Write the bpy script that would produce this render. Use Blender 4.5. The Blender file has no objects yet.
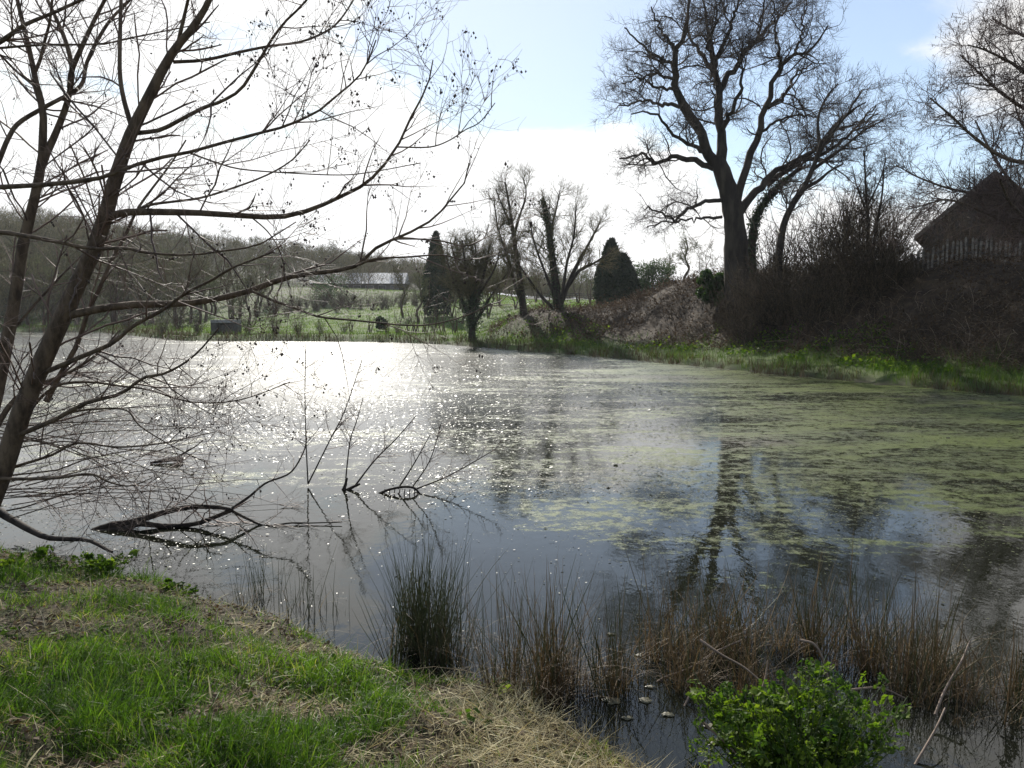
import bpy, math, random
import numpy as np
from mathutils import Vector, Matrix

random.seed(7)
RNG = np.random.default_rng(11)
R_ = math.radians
S = bpy.context.scene
COL = S.collection

# ------------------------------------------------------------------ camera
CAMZ, PITCH, F = 2.3, R_(5.02), 820.0
cd = bpy.data.cameras.new("camera")
cam = bpy.data.objects.new("camera", cd)
COL.objects.link(cam)
cam.location = (0, 0, CAMZ)
cam.rotation_euler = (R_(90) - PITCH, 0, 0)
cd.sensor_width = 36.0
cd.lens = F / 1024 * 36.0
cd.clip_start, cd.clip_end = 0.05, 20000
S.camera = cam

# ------------------------------------------------------------------ light
SUN_EL, SUN_AZ = R_(31.0), R_(-13.0)          # azimuth from +Y towards +X
sdir = Vector((math.sin(SUN_AZ) * math.cos(SUN_EL), math.cos(SUN_AZ) * math.cos(SUN_EL), math.sin(SUN_EL)))
sl = bpy.data.lights.new("sun", "SUN")
sl.energy, sl.angle, sl.color = 5.0, R_(0.6), (1.0, 0.95, 0.86)
so = bpy.data.objects.new("sun", sl)
COL.objects.link(so)
so.location = sdir * 100
so.rotation_euler = sdir.to_track_quat('Z', 'Y').to_euler()

W = bpy.data.worlds.new("World")
S.world = W
W.use_nodes = True
nt = W.node_tree
nt.nodes.clear()
def N(tree, typ, **kw):
    n = tree.nodes.new(typ)
    for k, v in kw.items():
        setattr(n, k, v)
    return n
def math_node(tree, op, a, b=None, c=None, clamp=False):
    n = tree.nodes.new('ShaderNodeMath'); n.operation = op; n.use_clamp = clamp
    for i, v in enumerate((a, b, c)):
        if v is None: continue
        if isinstance(v, (int, float)): n.inputs[i].default_value = v
        else: tree.links.new(v, n.inputs[i])
    return n.outputs[0]
def ramp(tree, fac, lo, hi, a=0.0, b=1.0):
    n = tree.nodes.new('ShaderNodeMapRange'); n.interpolation_type = 'SMOOTHSTEP'
    tree.links.new(fac, n.inputs['Value'])
    n.inputs['From Min'].default_value = lo; n.inputs['From Max'].default_value = hi
    n.inputs['To Min'].default_value = a; n.inputs['To Max'].default_value = b
    return n.outputs['Result']
def noise(tree, vec, scale, detail=4, rough=0.55, dist=0.0):
    n = tree.nodes.new('ShaderNodeTexNoise')
    n.inputs['Scale'].default_value = scale; n.inputs['Detail'].default_value = detail
    n.inputs['Roughness'].default_value = rough; n.inputs['Distortion'].default_value = dist
    if vec is not None: tree.links.new(vec, n.inputs['Vector'])
    return n.outputs['Fac']
def mixc(tree, fac, a, b):
    n = tree.nodes.new('ShaderNodeMix'); n.data_type = 'RGBA'
    if isinstance(fac, (int, float)): n.inputs[0].default_value = fac
    else: tree.links.new(fac, n.inputs[0])
    for i, v in ((6, a), (7, b)):
        if isinstance(v, tuple): n.inputs[i].default_value = (*v, 1.0) if len(v) == 3 else v
        else: tree.links.new(v, n.inputs[i])
    return n.outputs[2]

sky = N(nt, 'ShaderNodeTexSky', sky_type='NISHITA', sun_disc=False)
sky.sun_elevation = SUN_EL
sky.sun_rotation = SUN_AZ
sky.air_density, sky.dust_density, sky.ozone_density = 1.0, 0.1, 2.0
SKY_STR = 0.11
bg = N(nt, 'ShaderNodeBackground'); bg.inputs['Strength'].default_value = SKY_STR
out = N(nt, 'ShaderNodeOutputWorld')
tc = N(nt, 'ShaderNodeTexCoord')
mp = N(nt, 'ShaderNodeMapping'); mp.inputs['Scale'].default_value = (1, 1, 2.4)
nt.links.new(tc.outputs['Generated'], mp.inputs['Vector'])
dirv = tc.outputs['Generated']
def lobe(az, el, lo, hi):
    """soft patch of cloud cover round a direction (degrees); lo/hi are angular radii"""
    v = N(nt, 'ShaderNodeVectorMath', operation='DOT_PRODUCT')
    nt.links.new(dirv, v.inputs[0])
    a, e = R_(az), R_(el)
    v.inputs[1].default_value = (math.sin(a) * math.cos(e), math.cos(a) * math.cos(e), math.sin(e))
    return ramp(nt, v.outputs['Value'], math.cos(R_(hi)), math.cos(R_(lo)))
nz = noise(nt, mp.outputs['Vector'], 3.2, 9, 0.58, 0.5)
nz2 = noise(nt, mp.outputs['Vector'], 9.0, 7, 0.6, 0.3)
nn = math_node(nt, 'ADD', math_node(nt, 'MULTIPLY', nz, 0.75), math_node(nt, 'MULTIPLY', nz2, 0.25))
sep = N(nt, 'ShaderNodeSeparateXYZ'); nt.links.new(dirv, sep.inputs[0])
low = ramp(nt, sep.outputs['Z'], 0.02, 0.24, 0.30, 0.0)          # cloudier towards the horizon
bias = math_node(nt, 'ADD', math_node(nt, 'MULTIPLY', lobe(-24, 9, 8, 29), 0.22), low)
bias = math_node(nt, 'ADD', bias, math_node(nt, 'MULTIPLY', lobe(36, 21, 2, 14), 0.27))
bias = math_node(nt, 'ADD', bias, math_node(nt, 'MULTIPLY', lobe(7, 5, 3, 13), 0.16))
bias = math_node(nt, 'SUBTRACT', bias, math_node(nt, 'MULTIPLY', lobe(4, 25, 6, 17), 0.26))
bias = math_node(nt, 'SUBTRACT', bias, ramp(nt, sep.outputs['Z'], 0.43, 0.56, 0.0, 0.22))
cover = ramp(nt, math_node(nt, 'ADD', nn, bias), 0.60, 0.76)
glow = lobe(math.degrees(SUN_AZ), math.degrees(SUN_EL), 3, 48)   # clouds near the sun are brighter
cstr = math_node(nt, 'ADD', math_node(nt, 'MULTIPLY', glow, 3.0), 7.0)
ccol = N(nt, 'ShaderNodeVectorMath', operation='SCALE')
ccol.inputs[0].default_value = (1.0, 0.985, 0.97)
nt.links.new(cstr, ccol.inputs['Scale'])
veil = math_node(nt, 'ADD', math_node(nt, 'MULTIPLY', lobe(math.degrees(SUN_AZ), 24, 4, 30), 0.24), 0.24)
skyc = mixc(nt, veil, sky.outputs['Color'], (7.1, 7.35, 7.75))     # thin high veil
mixsky = mixc(nt, cover, skyc, ccol.outputs[0])
mn = N(nt, 'ShaderNodeVectorMath', operation='MINIMUM')      # the brightest cloud is only just white
nt.links.new(mixsky, mn.inputs[0]); mn.inputs[1].default_value = (8.3, 8.3, 8.3)
nt.links.new(mn.outputs[0], bg.inputs['Color'])
nt.links.new(bg.outputs[0], out.inputs[0])

S.view_settings.view_transform = 'Standard'
S.view_settings.look = 'None'
S.view_settings.exposure = 0.40
S.view_settings.gamma = 1.0
S.view_settings.use_curve_mapping = False
S.render.engine = 'CYCLES'
cy = S.cycles
cy.max_bounces, cy.diffuse_bounces, cy.glossy_bounces = 6, 2, 3
cy.transmission_bounces, cy.transparent_max_bounces = 3, 6
cy.caustics_reflective = cy.caustics_refractive = False
cy.sample_clamp_indirect = 6.0
cy.use_denoising = True

# ------------------------------------------------------------------ helpers
CP, SP = math.cos(PITCH), math.sin(PITCH)
def ray(u, v):
    x = (np.asarray(u, float) - 512) / F
    w = (384 - np.asarray(v, float)) / F
    return np.stack(np.broadcast_arrays(x, CP + w * SP, -SP + w * CP), -1)
def at(u, v, d):
    r = ray(u, v)
    r = r * (np.asarray(d, float) / r[..., 1])[..., None]
    r[..., 2] += CAMZ
    return r
def on_z(u, v, z=0.0):
    r = ray(u, v)
    t = (z - CAMZ) / r[..., 2]
    r = r * t[..., None]
    r[..., 2] += CAMZ
    return r
def sstep(a, b, x):
    t = np.clip((x - a) / (b - a), 0, 1)
    return t * t * (3 - 2 * t)
def vnoise(x, y, seed=0):
    x = np.asarray(x, float); y = np.asarray(y, float)
    ix = np.floor(x).astype(np.int64); iy = np.floor(y).astype(np.int64)
    fx = x - ix; fy = y - iy
    fx = fx * fx * (3 - 2 * fx); fy = fy * fy * (3 - 2 * fy)
    def h(a, b):
        n = (a * 374761393 + b * 668265263 + seed * 1442695041) & 0x7fffffff
        n = ((n ^ (n >> 13)) * 1274126177) & 0x7fffffff
        n = n ^ (n >> 16)
        return (n & 0xffff) / 65535.0
    return (h(ix, iy) * (1 - fx) + h(ix + 1, iy) * fx) * (1 - fy) + (h(ix, iy + 1) * (1 - fx) + h(ix + 1, iy + 1) * fx) * fy
def fbm(x, y, seed=0, octv=4):
    s, a, t = 0, 1, 0
    for i in range(octv):
        s = s + a * vnoise(np.asarray(x) * 2 ** i, np.asarray(y) * 2 ** i, seed + i); t += a; a *= 0.5
    return s / t
def unit(v):
    return v / np.maximum(np.linalg.norm(v, axis=-1, keepdims=True), 1e-9)

class MB:
    """collects tubes, blades, quads and boxes, then links them as ONE mesh object"""
    def __init__(self):
        self.v, self.q, self.t, self.r, self.n = [], [], [], [], 0
    def _add(self, verts, quads=None, tris=None, rnd=None):
        verts = np.asarray(verts, float).reshape(-1, 3)
        self.v.append(verts)
        self.r.append(np.full(len(verts), 0.5) if rnd is None else np.asarray(rnd, float).ravel())
        if quads is not None and len(quads): self.q.append(np.asarray(quads).reshape(-1, 4) + self.n)
        if tris is not None and len(tris): self.t.append(np.asarray(tris).reshape(-1, 3) + self.n)
        self.n += len(verts)
    def tubes(self, P, R, sides=3, rough=0.0, cap=False):
        P = np.asarray(P, float); R = np.asarray(R, float)
        if P.ndim == 2: P, R = P[None], R[None]
        n, k, _ = P.shape
        if n == 0: return self
        T = unit(np.gradient(P, axis=1))
        m = unit(P[:, -1] - P[:, 0])
        ref = np.where(np.abs(m[:, 2:3]) < 0.75, np.array([[0, 0, 1.0]]), np.array([[0.3, 1.0, 0]]))[:, None, :]
        U = unit(np.cross(T, np.broadcast_to(ref, T.shape))); V = np.cross(T, U)
        a = np.arange(sides) * 2 * np.pi / sides
        rr = R[:, :, None] * np.ones(sides)
        if rough: rr = rr * (1 + rough * RNG.standard_normal(rr.shape))
        ring = P[:, :, None, :] + rr[..., None] * (np.cos(a)[:, None] * U[:, :, None, :] + np.sin(a)[:, None] * V[:, :, None, :])
        if len(P) == 0: return self
        i = np.arange(n)[:, None, None] * k * sides; j = np.arange(k - 1)[None, :, None] * sides; s = np.arange(sides)[None, None, :]
        b = i + j; s2 = (s + 1) % sides
        q = np.stack(np.broadcast_arrays(b + s, b + s2, b + sides + s2, b + sides + s), -1)
        self._add(ring, q, None, np.repeat(RNG.random(n), k * sides))
        if cap:
            for e in (0, k - 1):
                for i0 in range(n):
                    c = P[i0, e]
                    self._add(np.vstack([ring[i0, e], c[None]]), None, [(s_, (s_ + 1) % sides, sides) for s_ in range(sides)])
        return self
    def blades(self, B, phi, L, w, lean, bend, k=4, rnd=None, twist=None):
        """grass blades: base B (n,3), azimuth phi, length, width, lean and bend"""
        n = len(B)
        s = np.linspace(0, 1, k)[None, :]
        h = np.stack([np.cos(phi), np.sin(phi), np.zeros(n)], -1)
        th = lean[:, None] + bend[:, None] * s
        ds = (L / (k - 1))[:, None]
        cz = np.concatenate([np.zeros((n, 1)), np.cumsum(np.cos(th[:, :-1]) * ds, 1)], 1)
        ch = np.concatenate([np.zeros((n, 1)), np.cumsum(np.sin(th[:, :-1]) * ds, 1)], 1)
        C = B[:, None, :] + ch[..., None] * h[:, None, :]
        C[..., 2] += cz
        tw = phi + np.pi / 2 if twist is None else twist
        side = np.stack([np.cos(tw), np.sin(tw), np.zeros(n)], -1)[:, None, :]
        ww = (w[:, None] * (1 - 0.92 * s ** 1.6) * 0.5)[..., None]
        V = np.stack([C - side * ww, C + side * ww], 2)
        i = np.arange(n)[:, None] * k * 2; j = np.arange(k - 1)[None, :] * 2
        b = i + j
        q = np.stack([b, b + 1, b + 3, b + 2], -1)
        r = RNG.random(n) if rnd is None else rnd
        self._add(V, q, None, np.repeat(r, k * 2))
        return self
    def leaves(self, C, N_, size, aspect=1.6, rnd=None, fold=0.25):
        """small pointed leaves (two folded quads each) at C facing N_"""
        n = len(C)
        N_ = unit(N_); a = unit(np.cross(N_, RNG.standard_normal((n, 3)))); b = np.cross(N_, a)
        s = size[:, None]
        base = C - a * s * aspect * 0.5; tip = C + a * s * aspect * 0.5
        l = C + b * s * 0.5 + N_ * s * fold; r = C - b * s * 0.5 + N_ * s * fold
        V = np.stack([base, l, tip, r], 1)
        o = np.arange(n)[:, None] * 4
        self._add(V, None, np.concatenate([o + np.array([[0, 2, 1]]), o + np.array([[0, 3, 2]])], 1), np.repeat(RNG.random(n) if rnd is None else rnd, 4))
        return self
    def box(self, x0, x1, y0, y1, z0, z1, M=None):
        v = np.array([(x, y, z) for x in (x0, x1) for y in (y0, y1) for z in (z0, z1)], float)
        if M is not None: v = v @ np.array(M.to_3x3()).T + np.array(M.translation)
        self._add(v, [(0, 1, 3, 2), (4, 6, 7, 5), (0, 4, 5, 1), (2, 3, 7, 6), (0, 2, 6, 4), (1, 5, 7, 3)])
        return self
    def blobs(self, C, r, stretch=1.4):
        """tiny eight-faced seed cones"""
        n = len(C)
        d = np.array([(1, 0, 0), (-1, 0, 0), (0, 1, 0), (0, -1, 0), (0, 0, 1), (0, 0, -1)], float)
        d = d * np.array([1, 1, stretch])
        V = C[:, None, :] + d[None] * r[:, None, None] * (1 + 0.4 * RNG.standard_normal((n, 6, 1)))
        f = np.array([(0, 2, 4), (2, 1, 4), (1, 3, 4), (3, 0, 4), (2, 0, 5), (1, 2, 5), (3, 1, 5), (0, 3, 5)])
        self._add(V, None, (np.arange(n)[:, None, None] * 6 + f[None]).reshape(-1, 3), np.repeat(RNG.random(n), 6))
        return self
    def build(self, name, mat, parent=None, smooth=True, origin=None):
        me = bpy.data.meshes.new(name)
        v = np.concatenate(self.v)
        o = np.array(origin if origin is not None else (parent_world(parent) if parent else (0, 0, 0)), float)
        v = v - o
        q = np.concatenate(self.q) if self.q else np.zeros((0, 4), int)
        t = np.concatenate(self.t) if self.t else np.zeros((0, 3), int)
        me.vertices.add(len(v)); me.vertices.foreach_set('co', v.astype(np.float32).ravel())
        me.loops.add(q.size + t.size); me.polygons.add(len(q) + len(t))
        me.loops.foreach_set('vertex_index', np.concatenate([q.ravel(), t.ravel()]).astype(np.int32))
        ls = np.concatenate([np.arange(len(q)) * 4, len(q) * 4 + np.arange(len(t)) * 3]).astype(np.int32)
        me.polygons.foreach_set('loop_start', ls)
        me.polygons.foreach_set('use_smooth', np.full(len(ls), smooth))
        at_ = me.attributes.new('tint', 'FLOAT', 'POINT')
        at_.data.foreach_set('value', np.concatenate(self.r).astype(np.float32))
        me.update(calc_edges=True)
        me.materials.append(mat)
        ob = bpy.data.objects.new(name, me)
        COL.objects.link(ob)
        if parent is not None: ob.parent = parent
        elif origin is not None: ob.location = origin
        return ob
def parent_world(p):
    x = Vector((0, 0, 0))
    while p is not None:
        x = x + p.location; p = p.parent
    return x
def tag(o, label=None, cat=None, group=None, kind=None):
    if label: o['label'] = label
    if cat: o['category'] = cat
    if group: o['group'] = group
    if kind: o['kind'] = kind
    return o
def thing(name, loc, label, cat, group=None):
    e = bpy.data.objects.new(name, None)
    e.empty_display_size = 0.2
    COL.objects.link(e)
    e.location = [float(c) for c in loc]
    return tag(e, label, cat, group)
def copy_tree(o, parent=None):
    c = o.copy(); COL.objects.link(c)
    if parent is not None: c.parent = parent
    for ch in [x for x in COL.objects if x.parent == o]:
        copy_tree(ch, c)
    return c

# ---- branch growth (numpy, one level at a time)
def spline(pts, k):
    p = np.asarray(pts, float)
    q = np.vstack([2 * p[0] - p[1], p, 2 * p[-1] - p[-2]])
    t = np.linspace(0, len(p) - 1 - 1e-6, k)
    i = t.astype(int); f = (t - i)[:, None]
    a, b, c, d = q[i], q[i + 1], q[i + 2], q[i + 3]
    return 0.5 * (2 * b + (c - a) * f + (2 * a - 5 * b + 4 * c - d) * f ** 2 + (3 * b - a - 3 * c + d) * f ** 3)
K = 22
def trace(uv, d0, d1, w0, w1, wob=0.0, pw=0.8):
    """a limb seen at pixels uv, running from distance d0 to d1, w0/w1 = its width there in pixels"""
    c = spline(uv, K)
    s = np.linspace(0, 1, K)
    d = d0 + (d1 - d0) * s
    if wob: d = d + wob * np.sin(s * 5 + RNG.random() * 6) * s
    P = at(c[:, 0], c[:, 1], d)
    Rr = 0.5 * (w0 + (w1 - w0) * s ** pw) * d / F
    return P, Rr
def wander(start, dirs, L, k, wob, up):
    n = len(start)
    P = np.zeros((n, k, 3)); P[:, 0] = start
    d = unit(dirs); st = (L / (k - 1))[:, None]
    for j in range(1, k):
        d = unit(d + wob * RNG.standard_normal((n, 3)) + np.array([0, 0, up]))
        P[:, j] = P[:, j - 1] + d * st
    return P
def spawn(P, R, per_m, ang=(30, 65), lf=0.5, lmin=0.0, lmax=1e9, up=0.05, wob=0.15, k=5, rf=0.55, rmin=0.0, tmin=0.15, tip=0.18, abs_len=None, maxn=60000):
    n, kk, _ = P.shape
    seg = np.linalg.norm(np.diff(P, axis=1), axis=2); L = seg.sum(1)
    cnt = RNG.poisson(np.maximum(L * per_m * (1 - tmin), 0.0))
    idx = np.repeat(np.arange(n), cnt)
    if len(idx) > maxn: idx = RNG.choice(idx, maxn, replace=False)
    t = tmin + (1 - tmin) * RNG.random(len(idx))
    f = t * (kk - 1); i0 = np.minimum(f.astype(int), kk - 2); fr = (f - i0)[:, None]
    st = P[idx, i0] * (1 - fr) + P[idx, i0 + 1] * fr
    T = unit(P[idx, i0 + 1] - P[idx, i0])
    r = R[idx, i0] * (1 - fr[:, 0]) + R[idx, i0 + 1] * fr[:, 0]
    a = np.radians(RNG.uniform(*ang, len(idx)))[:, None]
    d = unit(np.cross(T, RNG.standard_normal(T.shape)))
    dirs = np.cos(a) * T + np.sin(a) * d
    ln = (L[idx] * lf if abs_len is None else np.full(len(idx), abs_len)) * RNG.uniform(0.55, 1.25, len(idx)) * (1.15 - 0.6 * t)
    ln = np.clip(ln, lmin, lmax)
    Q = wander(st, dirs, ln, k, wob, up)
    r0 = np.maximum(np.minimum(r * rf, r), rmin)
    RR = r0[:, None] * np.linspace(1, tip, k)[None, :]
    return Q, RR
def ends(P, n=None):
    return P[:, -1] if n is None else P[RNG.choice(len(P), min(n, len(P)), replace=False), -1]

# ------------------------------------------------------------------ materials
def new_mat(name):
    m = bpy.data.materials.new(name); m.use_nodes = True
    t = m.node_tree; b = t.nodes['Principled BSDF']
    return m, t, b
def solid(name, ca, cb, scale=6, rough=0.85, bump=0.0, bscale=20, spec=0.3, stretch=(1, 1, 1)):
    m, t, b = new_mat(name)
    co = N(t, 'ShaderNodeTexCoord')
    mpn = N(t, 'ShaderNodeMapping'); mpn.inputs['Scale'].default_value = stretch
    t.links.new(co.outputs['Object'], mpn.inputs[0])
    v = mpn.outputs[0]
    f = ramp(t, noise(t, v, scale, 5, 0.6), 0.3, 0.7)
    t.links.new(mixc(t, f, ca, cb), b.inputs['Base Color'])
    b.inputs['Roughness'].default_value = rough
    b.inputs['Specular IOR Level'].default_value = spec
    if bump:
        bn = N(t, 'ShaderNodeBump'); bn.inputs['Strength'].default_value = bump; bn.inputs['Distance'].default_value = 0.02
        t.links.new(noise(t, v, bscale, 5, 0.65), bn.inputs['Height'])
        t.links.new(bn.outputs[0], b.inputs['Normal'])
    return m
def tinted(name, stops, rough=0.6, trans=None, tw=0.45, spec=0.3, patch=0.0):
    """blade, leaf and twig materials: the colour of each piece comes from its own tint value"""
    m, t, b = new_mat(name)
    a = N(t, 'ShaderNodeAttribute', attribute_name='tint')
    fac = a.outputs['Fac']
    cr = N(t, 'ShaderNodeValToRGB')
    el = cr.color_ramp.elements
    while len(el) < len(stops): el.new(0.5)
    for e, (p, c) in zip(el, stops): e.position = p; e.color = (*c, 1)
    t.links.new(fac, cr.inputs[0])
    c = cr.outputs[0]
    t.links.new(c, b.inputs['Base Color'])
    b.inputs['Roughness'].default_value = rough
    b.inputs['Specular IOR Level'].default_value = spec
    if trans:
        tr = N(t, 'ShaderNodeBsdfTranslucent')
        mm = N(t, 'ShaderNodeMix'); mm.data_type = 'RGBA'; mm.blend_type = 'MULTIPLY'; mm.inputs[0].default_value = 1
        t.links.new(c, mm.inputs[6]); mm.inputs[7].default_value = (*trans, 1)
        t.links.new(mm.outputs[2], tr.inputs['Color'])
        mx = N(t, 'ShaderNodeMixShader'); mx.inputs[0].default_value = tw
        t.links.new(b.outputs[0], mx.inputs[1]); t.links.new(tr.outputs[0], mx.inputs[2])
        t.links.new(mx.outputs[0], t.nodes['Material Output'].inputs[0])
    return m
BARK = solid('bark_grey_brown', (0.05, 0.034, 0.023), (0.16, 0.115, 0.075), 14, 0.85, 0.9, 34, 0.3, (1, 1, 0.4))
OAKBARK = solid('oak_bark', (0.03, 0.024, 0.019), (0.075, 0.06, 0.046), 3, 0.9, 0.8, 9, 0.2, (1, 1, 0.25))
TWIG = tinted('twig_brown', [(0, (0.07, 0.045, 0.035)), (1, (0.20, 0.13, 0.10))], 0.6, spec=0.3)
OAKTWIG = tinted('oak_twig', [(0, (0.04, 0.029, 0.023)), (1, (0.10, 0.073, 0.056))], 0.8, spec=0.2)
FARTWIG = tinted('far_twig', [(0, (0.075, 0.066, 0.035)), (1, (0.19, 0.165, 0.075))], 0.85, spec=0.1)
BUDTWIG = tinted('budding_twig', [(0, (0.085, 0.085, 0.04)), (1, (0.20, 0.21, 0.075))], 0.85, spec=0.1)
SCRUBTWIG = tinted('scrub_twig', [(0, (0.028, 0.02, 0.012)), (0.7, (0.065, 0.046, 0.027)), (1, (0.14, 0.10, 0.058))], 0.85, spec=0.15)
BIRCHTWIG = tinted('red_twig', [(0, (0.07, 0.048, 0.042)), (1, (0.17, 0.115, 0.095))], 0.75, spec=0.2)
CONE = solid('alder_cone', (0.03, 0.022, 0.018), (0.07, 0.045, 0.035), 40, 0.8)
IVY = tinted('ivy_leaf', [(0, (0.018, 0.035, 0.012)), (1, (0.05, 0.075, 0.025))], 0.45, (1.2, 1.4, 0.6), 0.2, 0.4)
CONIFER = tinted('conifer_leaf', [(0, (0.016, 0.028, 0.013)), (1, (0.045, 0.06, 0.028))], 0.7, (1.1, 1.3, 0.6), 0.2, 0.2)
EVERG = tinted('holly_leaf', [(0, (0.02, 0.045, 0.012)), (1, (0.06, 0.10, 0.03))], 0.5, (1.2, 1.4, 0.5), 0.3, 0.3)
GRASS = tinted('grass_blade', [(0, (0.03, 0.065, 0.010)), (0.5, (0.07, 0.13, 0.016)), (0.8, (0.12, 0.18, 0.022)), (1, (0.28, 0.24, 0.10))], 0.5, (1.5, 1.7, 0.7), 0.5, 0.3)
SHOREG = tinted('shore_grass_blade', [(0, (0.03, 0.055, 0.010)), (0.55, (0.06, 0.105, 0.016)), (0.8, (0.10, 0.13, 0.03)), (1, (0.20, 0.165, 0.08))], 0.6, (1.4, 1.6, 0.7), 0.45, 0.2)  # darker than the near grass: bank shade is partly put into its colour
FIELD = tinted('field_grass', [(0, (0.06, 0.10, 0.018)), (0.7, (0.10, 0.16, 0.03)), (1, (0.2, 0.19, 0.08))], 0.6, (1.4, 1.6, 0.7), 0.5, 0.2)
STRAW = tinted('dead_straw', [(0, (0.15, 0.11, 0.045)), (0.5, (0.40, 0.33, 0.16)), (1, (0.66, 0.60, 0.38))], 0.7, (1.1, 1.05, 0.9), 0.3, 0.25)
LITTER = tinted('leaf_litter', [(0, (0.05, 0.032, 0.02)), (0.7, (0.13, 0.088, 0.048)), (1, (0.28, 0.21, 0.125))], 0.75, (1.1, 1.0, 0.8), 0.2, 0.25)
RUSH = tinted('rush_stem', [(0, (0.035, 0.05, 0.016)), (0.45, (0.075, 0.085, 0.03)), (0.7, (0.15, 0.095, 0.045)), (1, (0.30, 0.21, 0.11))], 0.45, (1.2, 1.2, 0.7), 0.2, 0.45)
DEADRUSH = tinted('dead_rush', [(0, (0.06, 0.036, 0.018)), (0.6, (0.15, 0.095, 0.045)), (1, (0.33, 0.25, 0.14))], 0.6, (1.2, 1.1, 0.8), 0.25, 0.3)
SEDGE = tinted('dead_sedge_blade', [(0, (0.045, 0.032, 0.018)), (0.7, (0.11, 0.08, 0.045)), (1, (0.26, 0.20, 0.12))], 0.7, (1.2, 1.1, 0.8), 0.2, 0.15)
HERB = tinted('herb_leaf', [(0, (0.02, 0.045, 0.010)), (0.5, (0.07, 0.12, 0.018)), (1, (0.21, 0.26, 0.04))], 0.6, (1.4, 1.6, 0.5), 0.45, 0.15)
STEMG = solid('green_stem', (0.06, 0.09, 0.03), (0.1, 0.12, 0.05), 12, 0.6)
DEADWOOD = solid('wet_dead_wood', (0.018, 0.013, 0.010), (0.055, 0.042, 0.03), 8, 0.8, 0.5, 24, 0.2, (1, 1, 1))
PALEWOOD = solid('pale_dead_wood', (0.14, 0.10, 0.07), (0.27, 0.2, 0.15), 8, 0.7, 0.5, 24, 0.3)
WEEDFLAKE = tinted('floating_weed', [(0, (0.03, 0.025, 0.014)), (0.55, (0.075, 0.08, 0.022)), (0.85, (0.12, 0.12, 0.045)), (1, (0.30, 0.26, 0.17))], 0.4, (1.1, 1.2, 0.6), 0.15, 0.3)
BRAMBLE = tinted('bramble_stem', [(0, (0.03, 0.019, 0.011)), (0.6, (0.085, 0.055, 0.031)), (0.85, (0.16, 0.11, 0.068)), (1, (0.40, 0.31, 0.22))], 0.7, spec=0.3)
PALELEAF = tinted('pale_floating_leaf', [(0, (0.05, 0.045, 0.022)), (1, (0.22, 0.20, 0.12))], 0.45, (1, 1, 0.9), 0.2, 0.4)
WALLM = solid('render_wall', (0.055, 0.045, 0.036), (0.10, 0.085, 0.07), 1.2, 0.9, 0.4, 14)
ROOFM = solid('roof_tile', (0.06, 0.045, 0.038), (0.12, 0.085, 0.07), 5, 0.85, 0.5, 18)
GREYROOF = solid('pale_roof_sheet', (0.36, 0.37, 0.38), (0.5, 0.5, 0.5), 0.6, 0.6)
GLASS = solid('window_glass', (0.02, 0.022, 0.025), (0.03, 0.032, 0.035), 3, 0.08, spec=0.6)
FENCEW = solid('weathered_fence_wood', (0.09, 0.075, 0.06), (0.28, 0.245, 0.2), 6, 0.8)
DARKW = solid('dark_fence_wood', (0.05, 0.042, 0.035), (0.10, 0.085, 0.07), 5, 0.85)
STONE = solid('grey_concrete', (0.2, 0.19, 0.175), (0.36, 0.35, 0.33), 4, 0.85, 0.4, 15)
DARKSTONE = solid('dark_stone', (0.06, 0.055, 0.048), (0.11, 0.1, 0.09), 6, 0.8)  # darker tone for the supports and back wall under the slab
CARP = solid('pale_blue_car_paint', (0.42, 0.5, 0.58), (0.46, 0.54, 0.62), 2, 0.3, spec=0.5)
RUBBER = solid('tyre_rubber', (0.02, 0.02, 0.02), (0.03, 0.03, 0.03), 5, 0.8)

# ------------------------------------------------------------------ the pond and the ground
near_px = [(0, 553), (60, 560), (110, 574), (200, 594), (300, 618), (360, 644), (420, 672), (500, 694), (560, 720), (620, 748), (655, 775)]
near = [tuple(on_z(u, v, 0.06)[:2]) for u, v in near_px]
far_px = [(1024, 395), (980, 392), (930, 388), (850, 381), (740, 370.5), (640, 360), (540, 352), (470, 346), (430, 343.5), (380, 342), (300, 341), (230, 341), (180, 340.5)]
far = [tuple(on_z(u, v, 0.02)[:2]) for u, v in far_px]
POLY = np.array(near + [(0.8, 3.65), (1.05, 3.3), (1.9, 3.0), (3.2, 2.8), (6, 2.6), (14, 2.4), (21, 4.5), (22.5, 10), (18.5, 17.5)]
                + far + [(-34, 76), (-46, 92), (-62, 97), (-80, 92), (-88, 70), (-70, 42), (-40, 22), (-20, 12.5), (-11, 10.2), (-7.5, 9.2)], float)
def pond_sd(x, y):
    """signed distance to the pond edge (negative in the water)"""
    x = np.asarray(x, float).ravel(); y = np.asarray(y, float).ravel()
    best = np.full(x.shape, 1e18); ins = np.zeros(x.shape, bool)
    n = len(POLY)
    for i in range(n):
        ax, ay = POLY[i]; bx, by = POLY[(i + 1) % n]
        ex, ey = bx - ax, by - ay
        t = np.clip(((x - ax) * ex + (y - ay) * ey) / (ex * ex + ey * ey), 0, 1)
        best = np.minimum(best, (x - ax - t * ex) ** 2 + (y - ay - t * ey) ** 2)
        c = ((ay > y) != (by > y))
        with np.errstate(divide='ignore', invalid='ignore'):
            c &= x < ex * (y - ay) / (ey if ey else 1e-12) + ax
        ins ^= c
    d = np.sqrt(best)
    return np.where(ins, -d, d)
BUSH = on_z(795, 800, 0.0)
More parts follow.
